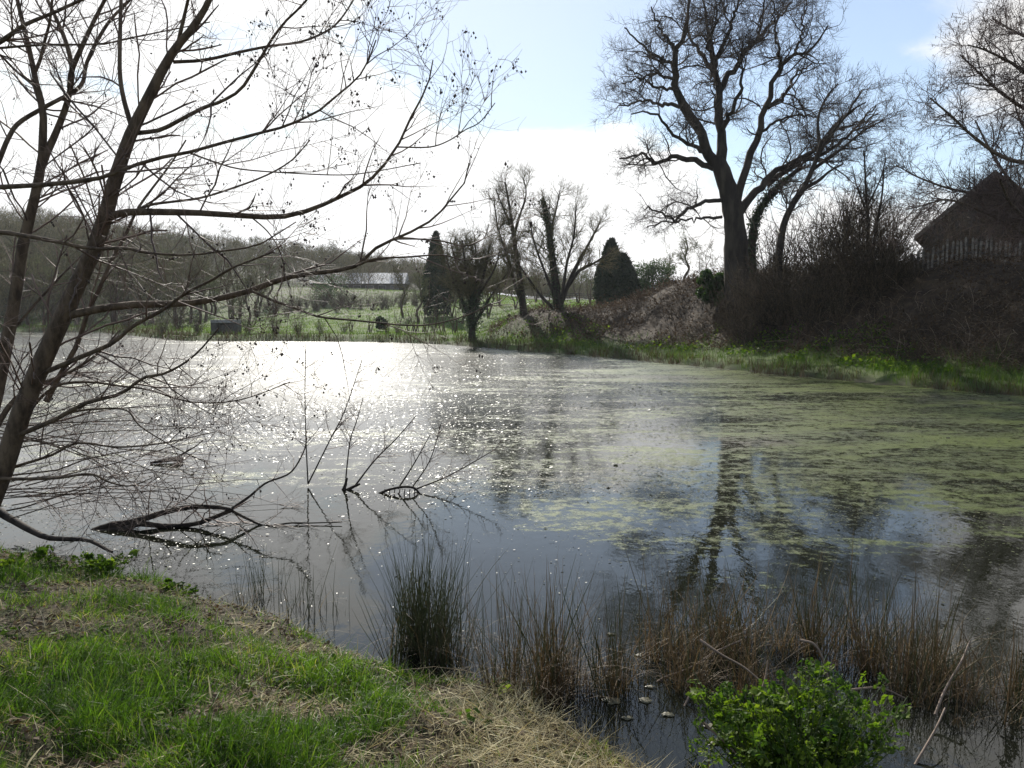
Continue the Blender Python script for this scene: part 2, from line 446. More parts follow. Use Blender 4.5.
def gz(x, y, full=False):
    shp = np.shape(x)
    x = np.asarray(x, float).ravel(); y = np.asarray(y, float).ravel()
    sd = pond_sd(x, y)
    sd = sd + (fbm(x * 1.7, y * 1.7, 3, 3) - 0.5) * np.clip(0.35 + 0.02 * np.hypot(x, y), 0, 1.2)
    r = np.hypot(x, y); az = np.degrees(np.arctan2(x, y))
    nearw = 1 - sstep(11, 20, r)
    lump = (fbm(x * 2.3, y * 2.3, 5, 4) - 0.5)
    z_near = 0.10 * sstep(0, 0.15, sd) + 0.16 * sstep(0.05, 0.9, sd) + 0.44 * sstep(0.5, 4.5, sd) + 0.16 * lump * sstep(0, 0.6, sd)
    right = sstep(-3.2, 2.5, az) * (1 - sstep(75, 110, np.abs(az)))
    z_bank = (1.9 + 1.85 * sstep(6, 13, az) + 0.55 * (fbm(x * 0.35, y * 0.35, 9, 3) - 0.5)) * sstep(2.2, 4.5 + 5 * sstep(2, 9, az), sd) * right
    z_field = (5.2 * sstep(4, 75, sd)) * (1 - 0.75 * right) + 0.3 * right * sstep(10, 60, sd)
    z_far = 0.22 * sstep(0, 0.5, sd) + 0.25 * sstep(0.3, 3, sd) + z_bank + z_field + 0.35 * (fbm(x * 0.6, y * 0.6, 21, 4) - 0.5) * sstep(0.2, 2, sd)
    hill = 10 * np.exp(-((az + 34) / 13.0) ** 2) * sstep(120, 235, r) + 11 * np.exp(-((az + 16.5) / 9.0) ** 2) * sstep(180, 430, r) \
        + 7 * sstep(250, 700, r) + 8 * sstep(120, 320, r) * np.exp(-((az + 25) / 25.0) ** 2)
    z = nearw * z_near + (1 - nearw) * (z_far + hill * (sd > 0))
    z = np.where(sd < 0, -0.9 * sstep(0, -3.5, sd) - 0.35 * sstep(0, -0.4, sd), z)
    z = z + 0.42 * np.exp(-(((x - BUSH[0]) / 0.42) ** 2 + ((y - BUSH[1]) / 0.30) ** 2))
    if full: return z.reshape(shp), sd.reshape(shp), right.reshape(shp), r.reshape(shp)
    return z.reshape(shp)
def ground_pt(u, d):
    """the ground under pixel column u at distance d"""
    x = (u - 512) / F * d / CP
    return np.array([x, d, float(gz(np.array([x]), np.array([d]))[0])])

def build_ground():
    na, nr = 900, 330
    az = np.linspace(0, 2 * np.pi, na, endpoint=False)
    # more columns in front than behind
    az = az + 0.62 * np.sin(az) * -1.0
    rr = np.concatenate([[0.25], np.geomspace(0.5, 6000, nr - 1)])
    A, Rr = np.meshgrid(az, rr)
    X, Y = np.sin(A) * Rr, np.cos(A) * Rr
    Z, sd, right, r = gz(X, Y, True)
    V = np.stack([X, Y, Z], -1).reshape(-1, 3)
    i = np.arange(nr - 1)[:, None] * na; j = np.arange(na)[None, :]; j2 = (j + 1) % na
    q = np.stack(np.broadcast_arrays(i + j, i + na + j, i + na + j2, i + j2), -1).reshape(-1, 4)
    m = MB(); m._add(V, q)
    m._add([(0, 0, Z[0].mean())], None, None)
    c = len(V)
    m.t.append(np.stack([np.full(na, c), j[0], j2[0]], -1))
    g = m.build('ground', GROUND)
    me = g.data
    def attr(n, val):
        a = me.attributes.new(n, 'FLOAT', 'POINT')
        a.data.foreach_set('value', np.append(val.ravel(), 0).astype(np.float32))
    attr('embankment', right * sstep(2.5, 4.5, sd) * (r > 14) * (1 - sstep(14, 20, sd) * (np.degrees(np.arctan2(X, Y)) < 9)))
    attr('shore', 1 - sstep(-0.1, 0.45, sd))
    attr('meadow', (1 - sstep(90, 230, r)) * (r > 14) * (1 - right * sstep(2.5, 4.5, sd) * (1 - sstep(14, 20, sd) * (np.degrees(np.arctan2(X, Y)) < 9))))
    attr('wooded', sstep(110, 200, r) * np.ones_like(r))
    tag(g, kind='structure')
    return g
def ground_material():
    m, t, b = new_mat('earth_and_turf')
    geo = N(t, 'ShaderNodeNewGeometry'); pos = geo.outputs['Position']
    A = lambda n: N(t, 'ShaderNodeAttribute', attribute_name=n).outputs['Fac']
    n1 = noise(t, pos, 2.2, 6, 0.6); n2 = noise(t, pos, 14, 6, 0.7); n3 = noise(t, pos, 0.12, 5, 0.6); n4 = noise(t, pos, 60, 4, 0.7)
    soil = mixc(t, ramp(t, n2, 0.35, 0.68), (0.024, 0.018, 0.010), (0.09, 0.07, 0.036))
    soil = mixc(t, ramp(t, n4, 0.55, 0.75), soil, (0.18, 0.145, 0.075))
    soil = mixc(t, ramp(t, n1, 0.48, 0.7), soil, (0.045, 0.06, 0.016))
    mead = mixc(t, ramp(t, n2, 0.3, 0.7), (0.045, 0.075, 0.016), (0.085, 0.125, 0.025))
    mead = mixc(t, ramp(t, n3, 0.5, 0.75), mead, (0.085, 0.10, 0.028))
    emb = mixc(t, ramp(t, n1, 0.35, 0.65), (0.028, 0.018, 0.011), (0.08, 0.055, 0.033))
    wood = mixc(t, ramp(t, n3, 0.4, 0.6), (0.03, 0.027, 0.018), (0.055, 0.052, 0.026))
    c = mixc(t, A('meadow'), soil, mead)
    c = mixc(t, A('embankment'), c, emb)
    c = mixc(t, A('wooded'), c, wood)
    c = mixc(t, A('shore'), c, (0.028, 0.02, 0.014))
    t.links.new(c, b.inputs['Base Color'])
    b.inputs['Roughness'].default_value = 0.9; b.inputs['Specular IOR Level'].default_value = 0.2
    bn = N(t, 'ShaderNodeBump'); bn.inputs['Strength'].default_value = 0.7; bn.inputs['Distance'].default_value = 0.03
    t.links.new(math_node(t, 'ADD', n2, math_node(t, 'MULTIPLY', n4, 0.5)), bn.inputs['Height'])
    t.links.new(bn.outputs[0], b.inputs['Normal'])
    return m
GROUND = ground_material()
build_ground()

def water_material():
    m, t, b = new_mat('pond_water_with_weed')
    geo = N(t, 'ShaderNodeNewGeometry'); pos = geo.outputs['Position']
    sx = N(t, 'ShaderNodeSeparateXYZ'); t.links.new(pos, sx.inputs[0])
    b.inputs['Base Color'].default_value = (0.012, 0.013, 0.008, 1)
    t.links.new(ramp(t, sx.outputs['Y'], 7, 26, 0.02, 0.24), b.inputs['Roughness']); b.inputs['IOR'].default_value = 1.333
    rp = N(t, 'ShaderNodeMapping'); rp.inputs['Scale'].default_value = (1, 0.6, 1); t.links.new(pos, rp.inputs[0])
    rip = math_node(t, 'ADD', noise(t, rp.outputs[0], 2.0, 3, 0.5), math_node(t, 'MULTIPLY', noise(t, rp.outputs[0], 9, 3, 0.6), 0.25))
    b1 = N(t, 'ShaderNodeBump'); b1.inputs['Strength'].default_value = 0.25; b1.inputs['Distance'].default_value = 0.02
    t.links.new(rip, b1.inputs['Height']); t.links.new(b1.outputs[0], b.inputs['Normal'])
    # weed film
    wp = N(t, 'ShaderNodeMapping'); wp.inputs['Scale'].default_value = (0.5, 1.15, 1); t.links.new(pos, wp.inputs[0])
    wv = wp.outputs[0]
    big = noise(t, wv, 0.13, 5, 0.6, 1.2); mid = noise(t, wv, 0.75, 7, 0.7, 0.8); fine = noise(t, pos, 4.5, 8, 0.85)
    edge = math_node(t, 'ADD', math_node(t, 'SUBTRACT', sx.outputs['Y'], 7.2), ramp(t, sx.outputs['X'], -2.5, 2.5, -2.6, 0.6))
    reach = ramp(t, math_node(t, 'ADD', edge, math_node(t, 'MULTIPLY', math_node(t, 'SUBTRACT', mid, 0.5), 7.0)), -1.8, 1.8, -0.26, 0.0)
    rightw = ramp(t, sx.outputs['X'], -5, 9, -0.036, 0.04)
    dens = math_node(t, 'ADD', math_node(t, 'ADD', math_node(t, 'MULTIPLY', big, 0.26), math_node(t, 'MULTIPLY', mid, 0.26)), math_node(t, 'MULTIPLY', fine, 0.48))
    dens = math_node(t, 'ADD', math_node(t, 'ADD', dens, reach), rightw)
    mask = ramp(t, dens, 0.48, 0.555)
    weed = N(t, 'ShaderNodeBsdfPrincipled')
    wc = mixc(t, ramp(t, mid, 0.3, 0.7), (0.022, 0.032, 0.004), (0.095, 0.126, 0.006))
    wc = mixc(t, ramp(t, fine, 0.55, 0.75), wc, (0.11, 0.105, 0.04))
    wc = mixc(t, ramp(t, noise(t, wv, 0.35, 5, 0.65, 0.8), 0.52, 0.64, 0, 0.75), wc, (0.05, 0.036, 0.022))
    t.links.new(wc, weed.inputs['Base Color'])
    weed.inputs['Roughness'].default_value = 0.36; weed.inputs['Specular IOR Level'].default_value = 0.20
    b2 = N(t, 'ShaderNodeBump'); b2.inputs['Strength'].default_value = 0.9; b2.inputs['Distance'].default_value = 0.02
    t.links.new(noise(t, pos, 45, 4, 0.7), b2.inputs['Height']); t.links.new(b2.outputs[0], weed.inputs['Normal'])
    mx = N(t, 'ShaderNodeMixShader')
    t.links.new(mask, mx.inputs[0]); t.links.new(b.outputs[0], mx.inputs[1]); t.links.new(weed.outputs[0], mx.inputs[2])
    t.links.new(mx.outputs[0], t.nodes['Material Output'].inputs[0])
    return m
def build_water():
    c = POLY.mean(0)
    # push the rim outwards under the bank
    n = len(POLY); rim = []
    for i in range(n):
        a, b = POLY[i - 1], POLY[(i + 1) % n]
        t = b - a; nrm = np.array([t[1], -t[0]]) / np.linalg.norm(t)
        area = 0
        rim.append((POLY[i], nrm))
    P = POLY; area = 0.5 * np.sum(P[:, 0] * np.roll(P[:, 1], -1) - np.roll(P[:, 0], -1) * P[:, 1])
    sg = 1.0 if area > 0 else -1.0
    pts = np.array([p + nr_ * sg * 0.5 for p, nr_ in rim])
    import bmesh
    bm = bmesh.new()
    vs = [bm.verts.new((x, y, 0.0)) for x, y in pts]
    f = bm.faces.new(vs); f.normal_update()
    if f.normal.z < 0: f.normal_flip()
    bmesh.ops.triangulate(bm, faces=[f])
    me = bpy.data.meshes.new('pond_water'); bm.to_mesh(me); bm.free()
    me.materials.append(water_material())
    o = bpy.data.objects.new('pond_water', me); COL.objects.link(o)
    tag(o, kind='structure')
build_water()

# ------------------------------------------------------------------ ground cover (nobody could count it)
def sample_bank(n, rmin, rmax, azr=62, sd_min=0.02):
    a = np.radians(RNG.uniform(-azr, azr, n)); r = rmin * (rmax / rmin) ** RNG.random(n)
    x, y = np.sin(a) * r, np.cos(a) * r
    z, sd, right, rr = gz(x, y, True)
    return x, y, z, sd
def to_px(x, y, z):
    dz = z - CAMZ; f = y * CP - dz * SP; u_ = y * SP + dz * CP
    return 512 + F * x / f, 384 - F * u_ / f
def gauss_map(x, y, spots):
    t = np.zeros_like(x)
    for u, v, sx, sy, a in spots:
        c = on_z(u, v, 0.45)
        t = t + (0.85 if a > 0 else 0.5) * a * np.exp(-((x - c[0]) / sx) ** 2 - ((y - c[1]) / sy) ** 2)
    return t
LUSH = [(230, 660, .9, .5, .22), (330, 740, .8, .5, .24), (120, 730, .7, .35, .18), (300, 630, .45, .4, .14), (440, 765, .3, .3, .14), (60, 560, .9, .5, .10), (340, 640, .25, .3, .2), (20, 700, .4, .3, .14),
        (60, 610, 1.1, .45, -.20), (170, 595, .6, .3, -.14), (520, 740, .5, .5, -.26), (450, 700, .35, .35, -.22), (200, 695, .5, .10, -.22), (40, 750, .5, .18, -.2), (560, 720, .3, .3, -.1), (100, 660, .5, .2, -.12)]
def tuftness(x, y):
    return fbm(x * 1.6 + 4, y * 2.0, 31, 4) + 0.30 * (fbm(x * 6, y * 6, 37, 3) - 0.5) + gauss_map(x, y, LUSH)
def near_grass():
    x, y, z, sd = sample_bank(900000, 1.3, 12.5)
    tuft = tuftness(x, y)
    p = sstep(0.42, 0.64, tuft + 0.06 * (1 - sstep(0.1, 0.5, sd)))
    keep = (sd > 0.0) & (RNG.random(len(x)) < p * 0.9 + 0.07)
    x, y, z, tuft = x[keep], y[keep], z[keep], tuft[keep]
    n = len(x)
    L = RNG.gamma(4, 0.016, n) * (0.5 + 1.1 * sstep(0.5, 0.85, tuft) * (0.5 + fbm(x * 4, y * 4, 39, 2))) + 0.02
    ang0 = 6.28 * fbm(x * 1.2, y * 1.2, 41, 2) * 2
    m = MB()
    m.blades(np.stack([x, y, z - 0.01], -1), ang0 + RNG.normal(0, 1.3, n), L, RNG.gamma(5, 0.00075, n) + 0.001, np.abs(RNG.normal(0.35, 0.35, n)), RNG.uniform(0.2, 2.2, n), 4,
             np.clip(RNG.beta(2, 2.4, n) + 0.9 * (fbm(x * 1.8, y * 1.8, 8, 3) - 0.5) + 0.12 * (tuft < 0.5), 0, 1), RNG.uniform(0, 3.14, n))
    o = m.build('grass', GRASS)
    tag(o, kind='stuff')
def near_straw():
    x, y, z, sd = sample_bank(240000, 1.3, 12)
    d = tuftness(x, y)
    strawy = sstep(-0.5, 0.3, x + 0.25) * (1 - sstep(1.2, 2.0, sd))
    keep = (sd > -0.05) & (RNG.random(len(x)) < 0.10 + 0.28 * (1 - sstep(0.42, 0.6, d)) * (0.4 + 1.2 * (fbm(x * 3, y * 3, 47, 2) > 0.5)) + 0.42 * strawy)
    x, y, z = x[keep], y[keep], z[keep]; n = len(x); sw = strawy[keep]
    ang0 = 6.28 * fbm(x * 1.6, y * 1.6, 43, 2) * 2
    m = MB()
    m.blades(np.stack([x, y, z + RNG.uniform(0, 0.03, n)], -1), ang0 + RNG.normal(0, 2.0, n), RNG.gamma(3, 0.025, n) + 0.03 + 0.04 * sw, RNG.gamma(4, 0.0009, n) + 0.001,
             RNG.uniform(0.8, 1.55, n), RNG.uniform(-0.1, 0.9, n), 4, np.clip(RNG.beta(1.8, 2.0, n) + 0.5 * (fbm(x * 2.5, y * 2.5, 53, 2) - 0.5), 0, 1), RNG.uniform(0, 3.14, n))
    tag(m.build('dead_grass', STRAW), kind='stuff')
def near_litter():
    x, y, z, sd = sample_bank(70000, 1.3, 12)
    d = tuftness(x, y)
    keep = (sd > 0.02) & (RNG.random(len(x)) < (1 - sstep(0.45, 0.62, d)) * (0.3 + 0.7 * (1 - sstep(-2.5, -0.3, x))))
    x, y, z = x[keep], y[keep], z[keep]; n = len(x)
    nr = np.stack([RNG.normal(0, 0.5, n), RNG.normal(0, 0.5, n), np.ones(n)], -1)
    m = MB(); m.leaves(np.stack([x, y, z + RNG.uniform(0.005, 0.035, n)], -1), nr, RNG.uniform(0.010, 0.034, n), 1.5, RNG.beta(1.5, 1.9, n), 0.2)
    tag(m.build('leaf_litter', LITTER), kind='stuff')
def near_weeds():
    x, y, z, sd = sample_bank(1500, 1.5, 9)
    k = (sd > 0.1) & (fbm(x * 0.9, y * 0.9, 63, 2) > 0.5)
    x, y, z = x[k][:230], y[k][:230], z[k][:230]
    n = len(x); q = 9
    a = RNG.uniform(0, 6.28, (n, q)); rr = RNG.uniform(0.01, 0.06, (n, q))
    C = np.stack([x[:, None] + np.cos(a) * rr, y[:, None] + np.sin(a) * rr, z[:, None] + RNG.uniform(0.02, 0.06, (n, q))], -1).reshape(-1, 3)
    nr = np.stack([np.cos(a) * 0.5, np.sin(a) * 0.5, np.ones_like(a)], -1).reshape(-1, 3) + 0.3 * RNG.standard_normal((n * q, 3))
    m = MB(); m.leaves(C, nr, RNG.uniform(0.014, 0.036, n * q), 1.7, np.repeat(RNG.beta(2, 2, n), q), 0.12)
    tag(m.build('broadleaf_weeds', HERB), kind='stuff')
near_grass(); near_straw(); near_litter(); near_weeds()

def far_cover():
    # lush fringe along the far and right shores, field grass, and the undergrowth of the bank
    def samp(n, az0, az1, r0, r1):
        a = np.radians(RNG.uniform(az0, az1, n)); r = r0 * (r1 / r0) ** RNG.random(n)
        x, y = np.sin(a) * r, np.cos(a) * r
        return (x, y) + gz(x, y, True)
    x, y, z, sd, rt, r = samp(520000, -40, 52, 19, 210)
    tuft = fbm(x * 0.45, y * 0.45, 51, 3)
    fringe = (sd > 0.1) & (sd < 4.2) & (RNG.random(len(x)) < 0.25 + 0.75 * sstep(0.4, 0.55, tuft) * (1 - sstep(2.0, 4.0, sd + 2 * (tuft - 0.5))))
    f = np.where(fringe)[0]; n = len(f)
    m = MB()
    sc = np.clip(r[f] / 30, 0.7, 2.5)
    m.blades(np.stack([x[f], y[f], z[f] - 0.02], -1), RNG.uniform(0, 6.28, n), RNG.gamma(5, 0.05, n) + 0.08, 0.014 * sc, RNG.uniform(0, 0.45, n), RNG.uniform(0.2, 1.3, n), 3,
             RNG.beta(2, 2.4, n), RNG.uniform(0, 3.14, n))
    tag(m.build('shore_grass', SHOREG), kind='stuff')
    f = np.where((sd > -0.2) & (sd < 0.55 + 0.02 * np.maximum(r - 25, 0)) & (fbm(x * 0.5, y * 0.5, 61, 3) > 0.36))[0]; n = len(f)
    sc = np.clip(r[f] / 30, 0.7, 2.5)
    m = MB(); m.blades(np.stack([x[f], y[f], np.maximum(z[f], 0) - 0.02], -1), RNG.uniform(0, 6.28, n), (RNG.gamma(5, 0.05, n) + 0.1) * np.clip(r[f] / 30, 0.8, 1.9), 0.014 * sc, RNG.uniform(0, 0.6, n), RNG.uniform(0.3, 1.9, n), 3,
             RNG.beta(1.6, 2.4, n), RNG.uniform(0, 3.14, n))
    tag(m.build('dead_sedge', SEDGE), kind='stuff')
    f = np.where((sd >= 3.0) & ((rt < 0.5) | ((sd > 16) & (r > 60))) & (tuft > 0.30))[0]; n = len(f)
    sc = np.clip(r[f] / 40, 0.7, 3)
    m = MB(); m.blades(np.stack([x[f], y[f], z[f] - 0.02], -1), RNG.uniform(0, 6.28, n), RNG.gamma(5, 0.03, n) + 0.05, 0.018 * sc, RNG.uniform(0, 0.5, n), RNG.uniform(0.2, 1.3, n), 3,
             np.clip(RNG.beta(2, 2.2, n) + 0.7 * (fbm(x[f] * 0.12, y[f] * 0.12, 57, 3) - 0.45), 0, 1), RNG.uniform(0, 3.14, n))
    tag(m.build('field_grass', FIELD), kind='stuff')
    # undergrowth on the bank: brambles, dead stems, straw
    x, y, z, sd, rt, r = samp(190000, -4, 52, 21, 70)
    clump = fbm(x * 0.5, y * 0.5, 71, 3)
    f = np.where((sd > 2.6) & (sd < 15) & (rt > 0.15) & (RNG.random(len(x)) < (0.25 + 0.75 * sstep(0.36, 0.6, clump)) * sstep(2.4, 4.2, sd + (clump - 0.5) * 3)))[0]
    f = f[:52000]; n = len(f)
    B = np.stack([x[f], y[f], z[f] - 0.05], -1)
    a = RNG.uniform(0, 6.28, n); e = RNG.uniform(0.15, 1.25, n)
    d = np.stack([np.cos(a) * np.cos(e), np.sin(a) * np.cos(e), np.sin(e)], -1)
    P = wander(B, d, (RNG.gamma(4, 0.15, n) + 0.15) * (1 - 0.78 * sstep(4.5, 7.5, sd[f]) * sstep(26, 28, np.degrees(np.arctan2(x[f], y[f])))) * (1 - 0.35 * (1 - sstep(6, 12, np.degrees(np.arctan2(x[f], y[f]))))), 6, 0.16, -0.13)
    Rr = (RNG.uniform(0.004, 0.011, n) * np.clip(r[f] / 36, 0.7, 1.4))[:, None] * np.linspace(1, 0.5, 6)[None]
    m = MB(); m.tubes(P, Rr, 3)
    tag(m.build('bramble_undergrowth', BRAMBLE), kind='stuff')
    f2 = np.where((sd > 2.2) & (sd < 13) & (rt > 0.2) & (clump > 0.40))[0][:45000]; n = len(f2)
    m = MB(); m.leaves(np.stack([x[f2], y[f2], z[f2] + RNG.gamma(2, 0.13, n)], -1), RNG.standard_normal((n, 3)), RNG.uniform(0.03, 0.08, n) * np.clip(r[f2] / 36, 0.7, 1.4), 1.6, RNG.beta(1.2, 3.2, n))
    tag(m.build('bank_leaf_litter', LITTER), kind='stuff')
    f3 = np.where((sd > 1.6) & (sd < 5.0) & (rt > 0.2) & (fbm(x * 0.33, y * 0.5, 77, 3) > 0.52) & (RNG.random(len(x)) < 0.8))[0]; n = len(f3)
    m = MB(); m.leaves(np.stack([x[f3], y[f3], z[f3] + RNG.gamma(2, 0.06, n)], -1), RNG.standard_normal((n, 3)) + np.array([0, 0, 1.0]), RNG.uniform(0.06, 0.14, n), 1.4, RNG.beta(2, 2, n))
    tag(m.build('bank_green_leaves', HERB), kind='stuff')
far_cover()

def water_weed():
    n = 330000
    a = np.radians(RNG.uniform(-50, 50, n)); r = 5.0 * (75 / 5.0) ** RNG.random(n)
    x, y = np.sin(a) * r, np.cos(a) * r
    sd = pond_sd(x, y)
    d = fbm(x * 0.3, y * 0.55, 81, 4)
    p = sstep(7.5, 11, y + 7 * (d - 0.5)) * sstep(0.30, 0.56, d) * 0.9 + 0.01 + 0.10 * sstep(-1.5, 1.0, x) * sstep(5.5, 8, y)
    k = (sd < -0.25) & (RNG.random(n) < p)
    x, y, r = x[k], y[k], r[k]; n = len(x)
    nr = np.stack([RNG.normal(0, 0.13, n), RNG.normal(0, 0.13, n), np.ones(n)], -1)
    m = MB(); m.leaves(np.stack([x, y, 0.006 + RNG.random(n) * 0.012], -1), nr, RNG.gamma(3, 0.0036, n) * np.clip(r / 9, 0.6, 3.0), 1.5, RNG.beta(1.6, 1.8, n), 0.05)
    tag(m.build('floating_weed', WEEDFLAKE), kind='stuff')
water_weed()

# ------------------------------------------------------------------ the big bare oak on the bank
def stack(limbs):
    return np.stack([p for p, _ in limbs]), np.stack([r for _, r in limbs])
def crown_twigs(P, R, dens, lens, rads, up=0.06, wob=0.2, k=5, ang=(30, 70), rf=0.6, tmin=0.2, caps=(4000, 16000, 60000)):
    """levels of branches on limbs; returns list of (P, R)"""
    res = []
    for i, (dn, ln, rd) in enumerate(zip(dens, lens, rads)):
        P, R = spawn(P, R, dn, ang=ang, abs_len=ln, up=up, wob=wob, k=k, rf=rf, rmin=rd, tmin=tmin, maxn=caps[min(i, len(caps) - 1)])
        R = np.minimum(R, rd * 2.0)
        res.append((P, R))
        tmin = 0.12
    return res
def oak():
    D = 42.0
    b = ground_pt(735, D); zb = b[2]
    foot_v = 312 + (CAMZ - zb) / D * F            # pixel row of the ground there
    T = thing('oak_tree', b, 'huge bare oak with wide rounded crown standing on top of the bank', 'tree')
    trunk = [trace([(737, foot_v + 6), (736, 255), (735, 229), (730, 197), (722, 172), (716, 158)], D, D, 27, 14)]
    L = []
    def l(uv, w0, w1, dd, d0=0.0): L.append(trace(uv, D + d0, D + d0 + dd, w0 * 0.86, w1 * 0.9, 0.5))
    l([(721, 171), (709, 151), (698, 127), (684, 105), (678, 90), (677, 70), (677, 50), (685, 32), (687, 15), (688, -8)], 15, 2.5, -1.5)
    l([(676, 67), (665, 60), (652, 53), (638, 42), (625, 28)], 5, 1.5, 1.5, -1)
    l([(677, 52), (668, 40), (660, 28), (652, 8)], 5, 1.5, -2, -1)
    l([(681, 107), (660, 104), (640, 102), (620, 107)], 5, 1.5, 2.5, -1)
    l([(677, 90), (655, 86), (640, 80), (622, 84)], 4, 1.3, -2.5, -1)
    l([(676, 80), (658, 74), (642, 75), (626, 66)], 4, 1.2, -1, -1)
    l([(720, 172), (722, 141), (721, 110), (719, 92), (714, 68), (712, 50), (706, 28), (703, -2)], 14, 2, 1.5)
    l([(716, 78), (706, 60), (697, 47), (688, 30), (684, 8)], 6, 1.5, 3, 1)
    l([(714, 68), (722, 48), (730, 30), (736, 10), (740, -12)], 7, 1.5, -2.5, 1)
    l([(720, 90), (734, 70), (745, 52), (757, 38), (762, 20), (765, -2)], 8, 1.5, 2.5, 1)
    l([(722, 130), (733, 109), (740, 91), (742, 74), (740, 54), (748, 34)], 6, 1.5, -3)
    l([(737, 200), (742, 180), (752, 152), (761, 125), (768, 102), (774, 78), (782, 66), (795, 55), (807, 52), (818, 42), (829, 25)], 11, 1.6, -2)
    l([(768, 108), (785, 94), (792, 81), (801, 70), (815, 62)], 5, 1.4, 2, -1)
    l([(780, 68), (779, 50), (775, 30), (772, 2)], 4.5, 1.3, -1.5, -1.5)
    l([(757, 134), (780, 120), (800, 115), (813, 117)], 4, 1.2, 2, -1)
    l([(740, 212), (750, 196), (762, 186), (777, 171), (797, 161), (818, 148), (833, 130), (850, 108), (862, 92)], 11, 1.8, 1.5)
    l([(767, 185), (792, 166), (815, 158), (841, 143), (858, 125), (876, 106)], 7, 1.6, -1.5, 1)
    l([(833, 131), (846, 126), (862, 122), (880, 112)], 4, 1.3, 1.5, 1)
    l([(712, 158), (695, 148), (677, 137), (663, 123), (649, 112), (634, 112)], 6, 1.5, -2.5)
    l([(714, 168), (691, 160), (670, 158), (655, 162), (642, 155), (621, 160)], 8, 2, 1.8)
    l([(722, 200), (704, 203), (686, 210), (674, 220), (663, 213), (645, 207)], 5.5, 1.6, -2)
    l([(722, 217), (700, 219), (684, 221), (662, 223), (648, 228)], 3.6, 1.3, 2.5)
    l([(714, 66), (708, 44), (716, 22), (718, -4)], 4.5, 1.3, -3.5, 1)
    l([(757, 38), (772, 24), (786, 10), (796, -8)], 4, 1.2, 2, 2)
    l([(795, 55), (800, 38), (803, 18), (806, 0)], 3.6, 1.2, 2, -2)
    for p, r in L: p[2:] += RNG.normal(0, 0.055, p[2:].shape)
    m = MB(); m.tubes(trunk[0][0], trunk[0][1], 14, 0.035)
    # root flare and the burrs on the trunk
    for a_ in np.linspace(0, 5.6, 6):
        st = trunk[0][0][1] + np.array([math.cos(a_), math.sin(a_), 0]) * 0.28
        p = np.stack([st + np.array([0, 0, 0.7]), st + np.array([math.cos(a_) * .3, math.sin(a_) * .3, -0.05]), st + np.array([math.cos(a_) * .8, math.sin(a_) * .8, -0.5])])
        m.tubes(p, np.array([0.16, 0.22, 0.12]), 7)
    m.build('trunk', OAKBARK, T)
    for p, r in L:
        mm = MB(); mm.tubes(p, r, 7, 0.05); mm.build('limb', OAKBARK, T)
    P, R = stack(L)
    lv = crown_twigs(P, R, (2.0, 4.6, 10.0), (2.6, 1.45, 0.9), (0.019, 0.0095, 0.0075), up=0.06, wob=0.30, k=7, caps=(1600, 7000, 60000))
    tw = MB()
    for i, (p, r) in enumerate(lv): tw.tubes(p, r, 4 if i == 0 else 3)
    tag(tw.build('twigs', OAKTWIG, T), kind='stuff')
oak()

def ivy_on(m, P, R, n, spread=0.12, size=(0.05, 0.10)):
    k = len(P)
    f = RNG.random(n) * (k - 1); i = f.astype(int); fr = (f - i)[:, None]
    c = P[i] * (1 - fr) + P[np.minimum(i + 1, k - 1)] * fr
    d = unit(RNG.standard_normal((n, 3)))
    c = c + d * (R[i][:, None] + np.abs(RNG.normal(0, spread, (n, 1))))
    m.leaves(c, d + 0.4 * RNG.standard_normal((n, 3)), RNG.uniform(*size, n), 1.2)

def traced_tree(name, D, base_u, trunk_uv, wt, limbs, label, dens, lens, rads, mat=OAKTWIG, ivy=0, group=None, bark=OAKBARK, ivy_to=1.0, ang=(25, 60), up=0.08, caps=(900, 4000, 14000), cat='tree', ivy_spread=.12):
    b = ground_pt(base_u, D)
    T = thing(name, b, label, cat, group)
    tr = []
    for j, uv in enumerate(trunk_uv):
        tr.append(trace(uv, D, D + 0.4 * (j % 3 - 1), wt[j][0], wt[j][1], 0.2))
    for p, r in tr:
        p[0] = (p[0][0], p[0][1], b[2] - 0.15)
    m = MB()
    for p, r in tr: m.tubes(p, r, 8, 0.05)
    m.build('trunk', bark, T)
    L = [trace(uv, D, D + dd, w0, w1, 0.4) for uv, w0, w1, dd in limbs]
    for p, r in L: MB().tubes(p, r, 6, 0.05).build('limb', bark, T)
    P, R = stack(tr + L)
    lv = crown_twigs(P, R, dens, lens, rads, up=up, wob=0.2, k=5, ang=ang, tmin=0.3, caps=caps)
    tw = MB()
    for p, r in lv: tw.tubes(p, r, 3)
    tag(tw.build('twigs', mat, T), kind='stuff')
    if ivy:
        im = MB()
        for p, r in tr:
            kk = max(3, int(K * ivy_to))
            ivy_on(im, p[:kk], r[:kk], ivy // len(tr), ivy_spread, (0.06, 0.13))
        tag(im.build('ivy', IVY, T), kind='stuff')
    return T
